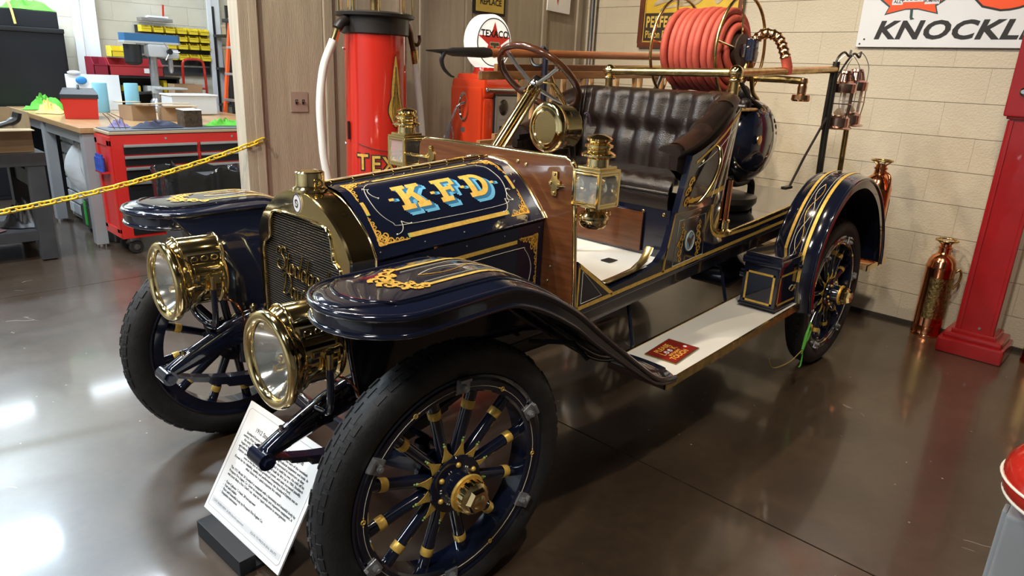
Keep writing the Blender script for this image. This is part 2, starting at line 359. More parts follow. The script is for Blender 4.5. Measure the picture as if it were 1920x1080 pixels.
for pts in ([(-.34,-.10),(-.2,-.07),(-.02,-.085),(.08,-.04),(.06,0),(-.15,-.02),(-.3,-.05)],[(-.30,-.13),(-.1,-.11),(.05,-.1),(.12,-.05),(.05,-.07),(-.15,-.095)],[(.25,-.1),(.33,-.02),(.36,.05),(.31,.05),(.22,-.06)]):
    MB().prism([(p.x,p.y) for p in bez([(a,b,0) for a,b in pts],4,True)],0,.003,T=Tr(0,-.007,0)@Rx(pi/2)).build('painted_figure',pg,t,0)
# big white enamel sign
t=thing('enamel_sign','large white enamel wall sign with black KNOCKLESS lettering and maple leaf','sign',(.215,4.10,1.85),0)
wen=M('white_enamel',(.66,.70,.76),.28,var=.04,vscale=3)
MB().box((.9,0,.45),(1.8,.015,.90),bev=.004).build('panel',wen,t)
vs,fs=text_mesh('KNOCKLESS',.155,bold=.0052,shear=.22,space=1.06); e=ext(vs)
k=1.12/(e[1]-e[0])
MB().add(vs,fs,Tr(.105,-.0095,.055)@Rx(pi/2)@Sc(k,1.0,1)).build('lettering',ink,t,0)
org=M('orange_enamel',(.80,.085,.012),.3)
vs,fs=text_mesh('GASOLINE',.5,bold=.02,space=1.0); e=ext(vs)
MB().add(vs,fs,Tr(.60,-.0090,.235)@Rx(pi/2)@Sc(1.0,1,1)).build('letter_outline',ink,t,0)
vs,fs=text_mesh('GASOLINE',.5,bold=.008,space=1.0)
MB().add(vs,fs,Tr(.60,-.0105,.235)@Rx(pi/2)).build('red_lettering',org,t,0)
half=[(0,.30),(.035,.22),(.075,.24),(.06,.12),(.11,.17),(.12,.14),(.19,.15),(.165,.10),(.20,.075),(.115,.01),(.13,-.03),(.03,-.005)]
leaf=half+[(-a,b) for a,b in half[::-1] if a>0]
dg=M('leaf_edge_green',(.012,.05,.05),.4)
MB().prism([(a*1.07,b*1.05-.006) for a,b in leaf],0,.001,T=Tr(.31,-.0085,.245)@Rx(pi/2)@Sc(1.15,1.15,1)).build('leaf_edge',dg,t,0)
MB().prism(leaf,0,.0015,T=Tr(.31,-.0092,.245)@Rx(pi/2)@Sc(1.15,1.15,1)).build('maple_leaf',org,t,0)
MB().prism([(-.008,0),(.008,0),(.014,-.06),(.028,-.07),(.005,-.075),(-.002,-.06)],0,.0015,T=Tr(.31,-.0085,.245)@Rx(pi/2)).build('leaf_stem',dg,t,0)
for (x0,x1,zz,tx,sz) in ((-.125,-.06,-.012,'ALL',.028),(-.065,.075,.004,'CANADIAN',.032),(.07,.155,-.012,'COMPANY',.021)):
    MB().box(((x0+x1)/2,0,zz),(x1-x0,.002,.04),T=Tr(.31,-.0112,.295)).build('banner',wen,t,0)
    vs,fs=text_mesh(tx,sz,align='CENTER',bold=.0005); MB().add(vs,fs,Tr(.31+(x0+x1)/2,-.0128,.295+zz-sz*.35)@Rx(pi/2)).build('banner_lettering',ink,t,0)
for x,z in ((.025,.02),(.05,.05),(1.0,.02),(1.045,.022)): MB().cyl((x,-.008,z),(x,-.010,z),.006,8).build('rust_chip',iron,t)
# ------------------------------------------------------------------ the fire car: wheels, chassis, fenders
car=thing('fire_engine','antique dark blue open fire engine car with brass lamps, gold lettering KFD and hose reel','fire engine')
WB,HT,R=2.905,.7106,.43
def ring_pt(r,ph,x): return (x,r*sin(ph),r*cos(ph))
TOX=Ry(pi/2)     # lathe axis z -> x
def tire_prof():
    pts=[(.328,-.030),(.345,-.044),(.372,-.054),(.398,-.0525),(.416,-.043),(.426,-.028),(.430,-.012)]
    return pts+[(r,-z) for r,z in pts[::-1]]
me_tire=MB().lathe(tire_prof(),72,TOX).mesh('tire',rubber,50)
tb=MB()
for row,(x,n) in enumerate(((-.030,56),(-.010,56),(.010,56),(.030,56))):
    for i in range(n):
        ph=2*pi*(i+.5*(row%2))/n; rr=.4285-.06*abs(x)**1.0-(.002 if abs(x)>.02 else 0)
        if (i+row)%7==3: continue
        tb.box((0,0,0),(.0165,.034,.006),T=Rx(-ph)@Tr(x,0,rr)@Ry(atan2(x*.55,.03)))
me_tread=tb.mesh('tread',rubber,0)
me_fel=MB().lathe([(.287,-.034),(.287,.036),(.293,.042),(.322,.042),(.330,.034),(.334,-.034),(.287,-.034)],72,TOX).lathe([(.322,.034),(.334,.046),(.340,.044),(.336,.03)],72,TOX).lathe([(.322,-.034),(.334,-.046),(.340,-.044),(.336,-.03)],72,TOX).mesh('wheel_felloe',navy,30)
sp=[];
for r,a,b in ((.060,.015,.022),(.10,.018,.021),(.16,.0175,.018),(.24,.0185,.0175),(.292,.019,.018)): sp.append((r,a,b))
def spoke():
    m=MB(); vs=[];fs=[];n=12
    for r,a,b in sp:
        for k in range(n): vs.append((b*cos(2*pi*k/n),a*sin(2*pi*k/n),r))
    for i in range(len(sp)-1):
        for k in range(n): fs.append((i*n+k,i*n+(k+1)%n,(i+1)*n+(k+1)%n,(i+1)*n+k))
    return m.add(vs,fs)
me_spoke=spoke().mesh('spoke',navy,60)
me_band=MB().lathe([(.0192,.222),(.0200,.224),(.0200,.246),(.0192,.248)],14,Sc(1,1,1)).mesh('spoke_band',gold,40)
tp=[(-.020,.082),(0,.078),(.020,.082),(.010,.100),(.004,.118),(.0045,.124),(-.0045,.124),(-.004,.118),(-.010,.100)]
FACE=Matrix(((0,0,1,0),(1,0,0,0),(0,1,0,0),(0,0,0,1)))      # (a,b,c) -> x=c, y=a, z=b
me_point=MB().prism(tp,.021,.0235,T=FACE).mesh('gilt_point',gold,0)
me_bud=MB().sphere((.0195,0,.127),.0048,10).sphere((.0192,0,.136),.0032,8).mesh('green_bud',green,60)
me_clamp=MB().box((.046,0,.317),(.008,.046,.044),bev=.003).box((.052,0,.335),(.018,.040,.010),T=None,bev=.003).cyl((.048,0,.311),(.064,0,.311),.0105,6).cyl((.060,0,.311),(.068,0,.311),.006,8).mesh('rim_clamp',M('cast_silver',(.36,.37,.39),.38,metal=.7,var=.25,vscale=60),40)
me_flange=MB().lathe([(0,.030),(.086,.030),(.090,.036),(.088,.044),(.060,.048),(.050,.056),(.044,.085),(.040,.098),(0,.098)],40,TOX).lathe([(0,-.03),(.09,-.03),(.09,-.04),(.05,-.05),(.045,-.1),(0,-.1)],32,TOX).mesh('hub_flange',navy,30)
me_bolt=MB().sphere((.047,0,.066),.0085,12,sc3=(1,1,1)).mesh('hub_bolt',gold,60)
arc=[(.0485,.066*sin(a)*.0+.030*sin(a),.064-.030*cos(a)+.004) for a in [(-1.15+2.3*i/10) for i in range(11)]]
me_scallop=MB().tube([(.049,p[1],p[2]) for p in arc],.0015,6).mesh('hub_scallop',cream,60)
me_hring=MB().lathe([(.040,.090),(.056,.090),(.059,.095),(.057,.101),(.040,.101)],32,TOX).mesh('hub_ring',gold,30)
hc=MB().lathe([(0,.10),(.044,.10),(.047,.104),(.047,.130),(.040,.136),(.036,.138),(0,.138)],36,TOX)
for k in range(16): hc.box((.117,0,.0475),(.024,.0095,.005),T=Rx(2*pi*k/16))
hc.cyl((.136,0,0),(.152,0,0),.039,6,.034).sphere((.150,0,0),.022,14,sc3=(.3,1,1))
me_cap=hc.mesh('hub_cap',brass,30)
me_pin=MB().torus(.306,.0008,72,5,T=Tr(.043,0,0)@TOX).mesh('felloe_pinstripe',cream,60)
me_pd=MB().torus(.006,.0018,12,6,T=Tr(.043,0,.306)@TOX).sphere((.043,.013,.3055),.0025,6).sphere((.043,-.013,.3055),.0025,6).mesh('pinstripe_rosette',gold,60)
me_drum=MB().lathe([(0,-.03),(.15,-.03),(.15,-.11),(.02,-.11)],40,TOX).mesh('brake_drum',navyd,30)
def wheel(name, T, phase, inner=False, drum=False):
    w=link(name,me_fel,car,T)
    link('tire',me_tire,w); link('tread',me_tread,w)
    for k in range(12):
        a=Rx(-(phase+pi/12+k*pi/6)); link('spoke',me_spoke,w,a); link('spoke_band',me_band,w,a); link('gilt_point',me_point,w,a); link('green_bud',me_bud,w,a)
    link('hub_flange',me_flange,w); link('hub_ring',me_hring,w); link('hub_cap',me_cap,w); link('felloe_pinstripe',me_pin,w)
    for k in range(6):
        a=Rx(-(phase+k*pi/3)); link('rim_clamp',me_clamp,w,a); link('hub_bolt',me_bolt,w,a); link('hub_scallop',me_scallop,w,a)
        link('pinstripe_rosette',me_pd,w,Rx(-(phase+pi/6+k*pi/3)))
    if drum: link('brake_drum',me_drum,w)
    return w
DL,CM=-.062,.0191
wheel('front_wheel',Tr(HT,0,0)@Rz(DL)@Ry(CM)@Tr(0,0,R),.030)
wheel('front_wheel',Tr(-HT,0,0)@Rz(DL)@Ry(-CM)@Tr(0,0,R)@Rz(pi),.4)
wheel('rear_wheel',Tr(.7105,WB,R),.382,drum=True)
wheel('rear_wheel',Tr(-.7105,WB,R)@Rz(pi),.2,drum=True)
# chassis: rails with curved dumb irons, axles, leaf springs, links
def zs(y): return .692+.071*(y-.81)          # sill line of the body
for s in (-1,1):
    pth=bez([(s*.36,-.40,.500),(s*.36,-.345,.522),(s*.36,-.26,.555),(s*.36,-.13,.600),(s*.36,.05,.622),(s*.37,.8,.640),(s*.40,1.6,.690),(s*.40,2.4,.75),(s*.40,3.3,.80),(s*.40,3.75,.70)],6)
    m=MB(); hh=[.030 if i<8 else .050 for i in range(len(pth))]
    for i,(a,b) in enumerate(zip(pth,pth[1:])):
        h0,h1=(.018+.032*min(1,i/18)),(.018+.032*min(1,(i+1)/18))
        vs=[(p.x+dx,p.y,p.z+dz*h) for p,h in ((a,h0),(b,h1)) for dx,dz in ((-.015,-1),(.015,-1),(.024,-.65),(.024,.65),(.014,.95),(0,1.04),(-.014,.95),(-.024,.65),(-.024,-.65))]
        m.add(vs,[(k,(k+1)%9,9+(k+1)%9,9+k) for k in range(9)]+([tuple(range(9))[::-1]] if i==0 else [])+([tuple(range(9,18))] if i==len(pth)-2 else []))
    fr_=m.build('frame_rail',navy,car,60)
    MB().cyl((s*.36-.038,-.395,.492),(s*.36+.038,-.395,.492),.026,16).build('spring_eye',navy,fr_)
    for q in (-1,1): MB().cyl((s*.36+q*.038,-.395,.492),(s*.36+q*.052,-.395,.492),.016,6).build('eye_bolt',navyd,fr_)
    MB().cyl((s*.36,-.33,.535),(s*.36,-.33,.556),.012,8).cyl((s*.36,-.33,.55),(s*.36,-.33,.57),.007,8).build('grease_cup',chrome if s>0 else brass,fr_)
    sg=MB()
    for lf in range(5):
        L=.40-.065*lf
        sg.add(*(lambda P:( [(s*.36+dx,p[0],p[1]+dz) for p in P for dx,dz in ((-.022,-.005),(.022,-.005),(.022,.005),(-.022,.005))],
              [(i*4+k,i*4+(k+1)%4,i*4+4+(k+1)%4,i*4+4+k) for i in range(len(P)-1) for k in range(4)]+[(0,3,2,1),tuple(len(P)*4-4+k for k in range(4))]))(
              [(.02+L*t, .405+.010*-lf+.085*(L*t/.40)**2) for t in [(-1+i/6) for i in range(13)]]))
    sg.build('leaf_spring',navyd,car,0)
    MB().box((s*.36,.02,.375),(.07,.09,.09),bev=.008).build('spring_pad',navyd,car)
    rs=MB()
    for lf in range(5):
        L=.55-.09*lf; P=[(WB+L*t,.50-.011*lf+.10*(L*t/.55)**2) for t in [(-1+i/6) for i in range(13)]]
        rs.add([(s*.46+dx,p[0],p[1]+dz) for p in P for dx,dz in ((-.024,-.005),(.024,-.005),(.024,.005),(-.024,.005))],
              [(i*4+k,i*4+(k+1)%4,i*4+4+(k+1)%4,i*4+4+k) for i in range(12) for k in range(4)]+[(0,3,2,1),tuple(48+k for k in range(4))])
    rs.build('leaf_spring',navyd,car,0)
    MB().cyl((s*.60,.0,.43),(s*.68,.0,.43),.035,14).cyl((s*.6,0,.36),(s*.6,0,.50),.024,12).build('steering_knuckle',navyd,car)
MB().tube(bez([(-.60,.0,.42),(-.46,.02,.36),(-.3,.02,.335),(.3,.02,.335),(.46,.02,.36),(.60,0,.42)],6),.026,8,flat=(.8,1.2)).build('front_axle',navyd,car)
MB().tube([(-.58,.13,.40),(0,.14,.385),(.58,.13,.40)],.012,8).build('tie_rod',navyd,car)
MB().tube([(-.66,WB,.43),(-.2,WB,.43),(-.12,WB,.43),(.12,WB,.43),(.2,WB,.43),(.66,WB,.43)],[.05,.05,.13,.13,.05,.05],12).build('rear_axle',navyd,car)
MB().tube([(0,1.5,.50),(0,WB-.1,.44)],.035,10).build('drive_shaft',navyd,car)
MB().box((0,.95,.50),(.34,.75,.22),bev=.03).build('gearbox_pan',iron,car)
for y in (.0,.85,1.9,3.6): MB().box((0,y,.64+.045*max(0,y)),(.74,.05,.08)).build('cross_member',navyd,car,0)
# front fenders: a swept, round-nosed sheet with rolled edge, its inner apron and painted stripes
ZE=[(-.42,1.0),(-.2,.997),(0,1.002),(.10,1.0),(.19,.972),(.28,.928),(.40,.856),(.52,.772),(.66,.678),(.80,.585),(.95,.492),(1.06,.447),(1.14,.438)]
ZEs=bez([(0,a,b+.030*max(.2,min(1,1-(a-.4)/.7))) for a,b in ZE],6)
ZTAB=[(p.y,p.z) for p in ZEs]
def fx(y):
    t=max(0,min(1,(y-.3)/.75)); cx=.68-.022*t; hw=.18-.037*t
    if y<-.20: hw=.18*sqrt(max(0,1-((-.20-y)/.17)**2))
    return cx,hw
def fend(y,u,off=0):
    cx,hw=fx(y); au=abs(u)
    cr=.022*(1-au**4)+(.006 if au<.66 else 0)*1
    if y<-.20: cr*=min(1,.35+.65*hw/.18)
    d=.001; sl=(lerp_tab(ZTAB,y+d)-lerp_tab(ZTAB,y-d))/(2*d); nl=sqrt(1+sl*sl)
    return Vector((cx+hw*u,y-(cr+off)*sl/nl,lerp_tab(ZTAB,y)+(cr+off)/nl))
YS_=[-.37+.17*(1-cos(pi/2*i/10)) for i in range(10)]+[-.20+i*.03 for i in range(45)]
US=[-1,-.97,-.9,-.8,-.7,-.66,-.655,-.5,-.25,0,.25,.5,.655,.66,.7,.8,.9,.97,1]
MIR=Sc(-1,1,1)
def strip_on(fn, y0, y1, u0, u1, n=24, off=.002):
    m=MB(); m.grid(lambda a,b: fn(y0+(y1-y0)*a,u0+(u1-u0)*b,off),n,3); return m
def spiral(cx,cy,r,turns,a0,dirn=1,w=.22,n=18):
    out=[]
    for i in range(n+1):
        t=i/n; a=a0+dirn*turns*2*pi*t; rr=r*(1-.82*t); out.append((cx+rr*cos(a),cy+rr*sin(a),r*w*(1-.6*t)))
    return out
def ribbon2(pts):
    "polyline [(x,y,w)] -> quads in 2D"
    q=[]
    for i in range(len(pts)-1):
        (x0,y0,w0),(x1,y1,w1)=pts[i],pts[i+1]; dx,dy=x1-x0,y1-y0; l=sqrt(dx*dx+dy*dy) or 1; nx,ny=-dy/l,dx/l
        q.append([(x0+nx*w0,y0+ny*w0),(x1+nx*w1,y1+ny*w1),(x1-nx*w1,y1-ny*w1),(x0-nx*w0,y0-ny*w0)])
    return q
def corner_scroll():
    "a gold scroll filling a corner: corner at 0,0, arms along +x and +y, size 1"
    Q=[]
    def both(p): Q.extend(ribbon2(p)); Q.extend(ribbon2([(b,a,w) for a,b,w in p]))
    both(spiral(.20,.13,.13,1.3,pi,1,.26)); both(spiral(.42,.10,.10,1.3,pi,-1,.26)); both(spiral(.60,.10,.085,1.2,pi,1,.28)); both(spiral(.76,.07,.065,1.2,pi,-1,.3)); both(spiral(.90,.055,.05,1.1,pi,1,.3))
    both([(.02,.02,.035),(.3,.045,.03),(.6,.035,.022),(1.0,.03,.012)]); both([(.08,.2,.03),(.2,.32,.02),(.34,.22,.008)])
    Q.extend(ribbon2(spiral(.30,.30,.11,1.2,pi*1.25,1,.25)))
    Q.append([(0,0),(.16,.03),(.1,.1),(.03,.16)])
    return Q
SCROLL=corner_scroll()
def map2(polys, fn):
    m=MB()
    for p in polys: m.add([fn(a,b) for a,b in p],[tuple(range(len(p)))])
    return m
for s in (1,-1):
    T=None if s>0 else MIR
    m=MB(); vs=[];fs=[];nu=len(US)
    for y in YS_:
        for u in US: vs.append(fend(y,u))
    for i in range(len(YS_)-1):
        for j in range(nu-1): fs.append((i*nu+j,(i+1)*nu+j,(i+1)*nu+j+1,i*nu+j+1))
    m.add(vs,fs,T)
    edge=[fend(y,1) for y in YS_[::-1]]+[fend(y,-1) for y in YS_[1:]]
    def dz(p): return .046*max(.25,min(1,1-(p.y-.5)/.8))
    el=[Vector((p.x,p.y,p.z-dz(p))) for p in edge]
    n=len(edge); m.add(edge+el,[(i,i+1,n+i+1,n+i) for i in range(n-1)],T)
    vs=[];                                      # underside
    f_=m.build('front_fender',navy,car,55)
    MB().tube(edge,.011,8,T=T).build('fender_bead',navy,f_,60)
    MB().tube(el,.0075,8,T=T).build('fender_lip',navy,f_,60)
    # rounded moulding around the raised panel
    rim=[fend(y,.70) for y in [.42-.03*i for i in range(21)]]+[fend(-.20-.118*sin(a),.70*cos(a)/max(.7,sqrt(1-(.118*sin(a)/.17)**2))) for a in [pi*i/12 for i in range(1,12)]]+[fend(y,-.70) for y in [-.18+.03*i for i in range(21)]]
    MB().tube(rim,.005,6,T=T).build('panel_moulding',navy,f_,60)
    for u in (-.42,.42):
        a=strip_on(fend,-.10,.46,u-.035,u+.035); mm=MB(); mm.add(a.v,a.f,T); mm.build('gold_stripe',gold,f_)
    for u in (-.29,.29):
        MB().tube([fend(y,u,.001) for y in [-.1+.03*i for i in range(18)]],.0009,5,T=T).build('cream_pinstripe',cream,f_)
    for u in (-.44,.44):
        sg_=1 if u>0 else -1; qs=[]
        for kx,(dy_,du_,rr_) in enumerate(((-.115,0,.016),(-.14,-.10,.020),(-.168,-.21,.022),(-.19,-.33,.024),(-.165,-.36,.018),(-.14,-.22,.014))):
            qs+=[[(a_,b_/.15) for a_,b_ in q] for q in ribbon2(spiral(dy_,(u+sg_*du_)*.15,rr_,1.25,kx*1.1,1 if kx%2 else -1,.30))]
        qs+=[[(a_,b_) for a_,b_ in q] for q in [[(-.10,u-.03),(-.10,u+.03),(-.135,u-sg_*.10+.03),(-.135,u-sg_*.10-.03)]]]
        MB().add([(MIR@fend(a_,b_,.0025)) if T is not None else fend(a_,b_,.0025) for q in qs for a_,b_ in q],[tuple(range(4*k_,4*k_+4)) for k_ in range(len(qs))]).build('gold_scroll',golds,f_,0)
    # entwined cream ornament down the middle
    for q in (-1,1):
        MB().tube([fend(-.08+.5*t,q*.13*sin(t*pi*3)*(1-.3*t),.002) for t in [i/40 for i in range(41)]],.0013,5,T=T).build('entwined_line',golds if q>0 else cream,f_)
    # inner apron
    top=[fend(y,-1) for y in (-.265,-.14,0,.15,.3,.45,.6,.74)]
    bot=[Vector((.45,-.165,.876)),Vector((.42,-.13,.75)),Vector((.39,-.09,.60)),Vector((.37,.15,.59)),Vector((.37,.3,.60)),Vector((.37,.45,.61)),Vector((.37,.6,.62)),Vector((.375,.74,.63))]
    ap=MB(); vs=[]
    for a,b in zip(top,bot):
        for t in (0,.08,.3,.6,1): 
            p=a.lerp(b,t); p.x+= -.10*t*(1-t); vs.append(p)
    ap.add(vs,[(i*5+j,i*5+5+j,i*5+6+j,i*5+1+j) for i in range(7) for j in range(4)],T)
    a_=ap.build('inner_apron',navy,f_,60)
    MB().tube([p for p in bez([top[0],bot[0],bot[1],bot[2]],6)],.009,8,T=T).build('apron_edge',navy,f_,60)
    # fender stay
    MB().tube([fend(.62,-.2,-.02) if 0 else Vector((.42,.66,.60)),Vector((.60,.70,.64)),Vector((.66,.72,.585))],.009,6,T=T).build('fender_stay',iron,f_)
# ------------------------------------------------------------------ radiator, bonnet, dash
def arc_outline(): return [(.302,.60),(.302,1.0),(.282,1.035),(.25,1.072),(.20,1.112),(.14,1.147),(.07,1.172),(0,1.182)]
OUT=[(p.x,p.y) for p in bez([(a,b,0) for a,b in arc_outline()[1:]],5)]
OUT=[(.302,.60)]+OUT; OUTF=OUT+[(-a,b) for a,b in OUT[::-1] if a>1e-6]
INN=[(.255,.645),(.260,.66),(.260,.925),(.257,.945),(.247,.962),(.232,.972),(.214,.980),(.205,.995),(.203,1.03),(.196,1.058),(.180,1.078),(.160,1.086),(.08,1.092),(0,1.094)]
INF=INN+[(-a,b) for a,b in INN[::-1] if a>1e-6]
def resample(poly,n):
    P=[Vector((a,b)) for a,b in poly]+[Vector(poly[0])]; L=[0]
    for a,b in zip(P,P[1:]): L.append(L[-1]+(b-a).length)
    out=[]; k=0
    for i in range(n):
        t=L[-1]*i/n
        while L[k+1]<t: k+=1
        f=(t-L[k])/(L[k+1]-L[k]); out.append(P[k].lerp(P[k+1],f))
    return out
# face plate between outline and grille opening, both sampled by angle about the middle
def polar(poly,n,c=(0,.86)):
    P=[Vector((a,b)) for a,b in poly]; out=[]
    for i in range(n):
        a=2*pi*i/n; d=Vector((cos(a),sin(a))); best=0
        for p,q in zip(P,P[1:]+P[:1]):
            e=q-p; den=d.x*e.y-d.y*e.x
            if abs(den)<1e-9: continue
            w=p-Vector(c); t=(w.x*e.y-w.y*e.x)/den; u=(w.x*d.y-w.y*d.x)/den
            if t>0 and -1e-6<=u<=1+1e-6: best=max(best,t)
        out.append((c[0]+d.x*best,c[1]+d.y*best))
    return out
NP=160; PO=polar(OUTF,NP); PI_=polar(INF,NP)
m=MB(); Y0,Y1=-.046,.048
rings=[(PO,Y1,0),(PO,Y0+.008,0),([(a*.985,b-.003*(b-.86)/.3) for a,b in PO],Y0,0),([(a*1.02,.86+(b-.86)*1.02) for a,b in PI_],Y0-.001,0),([(a*1.01,.86+(b-.86)*1.01) for a,b in PI_],Y0-.006,0),(PI_,Y0-.004,0),(PI_,Y0+.03,0)]
vs=[(a,y,b) for ring,y,_ in rings for a,b in ring]
m.add(vs,[(k*NP+i,k*NP+(i+1)%NP,(k+1)*NP+(i+1)%NP,(k+1)*NP+i) for k in range(len(rings)-1) for i in range(NP)])
rad=m.build('radiator_shell',brass,car,25)
MB().tube([(a,Y0-.003,b) for a,b in PI_],.005,6,True).build('opening_bead',brass,rad,60)
MB().tube([(a*1.002,Y1,b) for a,b in OUTF],.0035,6).build('shell_seam',brass,rad,60)
MB().prism([(a,b) for a,b in INF],-.03,-.015,T=Rx(pi/2)@Tr(0,0,-.0)@Sc(1,1,-1)).build('radiator_core',M('core_black',(.008,.008,.009),.5),rad,0)
fn=MB(); z=.655
while z<1.088:
    hw=lerp_tab([(.64,.257),(.93,.259),(.965,.243),(.978,.214),(1.0,.203),(1.05,.198),(1.08,.176),(1.092,.1)],z)
    fn.box((0,-.034,z),(2*hw,.012,.0028),T=Ry(0)); z+=.0088
stuff(fn.build('cooling_fins',M('fin_dark_metal',(.10,.092,.082),.4,metal=.6),rad,0))
cp=MB().lathe([(0,0),(.060,0),(.058,.008),(.050,.014),(.0475,.02),(.0475,.060),(.043,.064),(.018,.069),(0,.07)],36,Tr(0,.0,1.176)).build('filler_cap',brass,rad,30)
MB().torus(.019,.0045,20,6,T=Tr(-.056,0,1.215)@Ry(pi/2)).build('cap_catch',brass,cp)
MB().torus(.012,.004,16,6,T=Tr(.056,.0,1.205)@Ry(pi/2)).build('cap_hinge',brass,cp)
bd=MB().lathe([(0,0),(.026,0),(.026,.004),(0,.005)],28,Tr(0,-.047,1.137)@Rx(pi/2)@Sc(1,1.25,1)).build('badge',M('badge_white',(.72,.72,.74),.3),rad)
MB().torus(.024,.0012,28,5,T=Tr(0,-.0515,1.137)@Rx(pi/2)@Sc(1,1.25,1)).build('badge_ring',ink,bd)
for tx,dx,sz in (('S',-.010,.042),('D',-.013,.034)): 
    vs_,fs_=text_mesh(tx,sz,bold=-.0004); MB().add(vs_,fs_,Tr(dx,-.0528,1.137-sz*.36)@Rx(pi/2)).build('badge_monogram',ink,bd,0)
# script lettering in brass wire
def script(strokes,T,r,name):
    m=MB()
    for st in strokes: m.tube([(p.x,p.y,p.z) for p in bez([(a,b,0) for a,b in st],6)],r,6,T=T)
    return m.build(name,M('script_brass',(.36,.27,.12),.3,metal=1),rad,60)
GL={'S':([[(.62,.86),(.5,1.0),(.28,.92),(.3,.68),(.55,.5),(.6,.22),(.36,.0),(.06,.1),(.0,.3),(.16,.36)],[(-.15,.62),(-.1,.86),(.12,.9),(.1,.72)]],.66),
 'D':([[(.2,.95),(.16,.4),(.1,.06),(.3,.0),(.62,.3),(.66,.72),(.36,1.0),(.02,.86),(-.06,.7)]],.72),
 't':([[(.0,.1),(.12,.3),(.16,.85)],[(.16,.85),(.12,.2),(.2,.0),(.34,.14)],[(.0,.6),(.3,.62)]],.32),
 'o':([[(.2,.46),(.04,.36),(.04,.1),(.18,.0),(.34,.12),(.34,.36),(.2,.46),(.28,.34),(.44,.36)]],.42),
 'd':([[(.32,.4),(.16,.46),(.02,.3),(.06,.04),(.22,.02),(.34,.3),(.40,.98)],[(.40,.98),(.36,.3),(.38,.02),(.54,.14)]],.5),
 'a':([[(.32,.4),(.16,.46),(.02,.3),(.06,.04),(.22,.02),(.34,.42)],[(.34,.44),(.34,.1),(.42,.0),(.54,.14)]],.5),
 'r':([[(.0,.1),(.12,.42),(.16,.48),(.3,.4),(.28,.1),(.38,.0),(.48,.14)]],.44),
 'y':([[(.02,.44),(.08,.1),(.2,.02),(.34,.2),(.36,.44)],[(.36,.44),(.3,-.2),(.12,-.42),(.0,-.3),(.2,-.1),(.5,.14)]],.48),
 'n':([[(.0,.06),(.08,.44),(.08,.0)],[(.08,.2),(.22,.46),(.34,.36),(.32,.06),(.42,.0),(.52,.14)]],.5)}
def word(w,extra=()):
    x=0;out=[]
    for ch in w:
        st,ad=GL[ch]; out+= [[(a+x+.18*b,b) for a,b in s] for s in st]; x+=ad
    return out+list(extra),x
# word 1 runs upper left to lower right across the core, word 2 under it with a swash
w1,x1=word('Stoddard'); w2,x2=word('Dayton',([(2.6,.05),(3.1,-.25),(3.5,-.1),(3.45,.3),(3.2,.36)],))
script(w1,Tr(-.175,-.045,.880)@Rx(pi/2)@Rz(radians(-4))@Sc(.088,.088,.088),.042,'script_lettering')
script(w2,Tr(-.145,-.045,.795)@Rx(pi/2)@Rz(radians(-4))@Sc(.082,.082,.082),.044,'script_lettering')
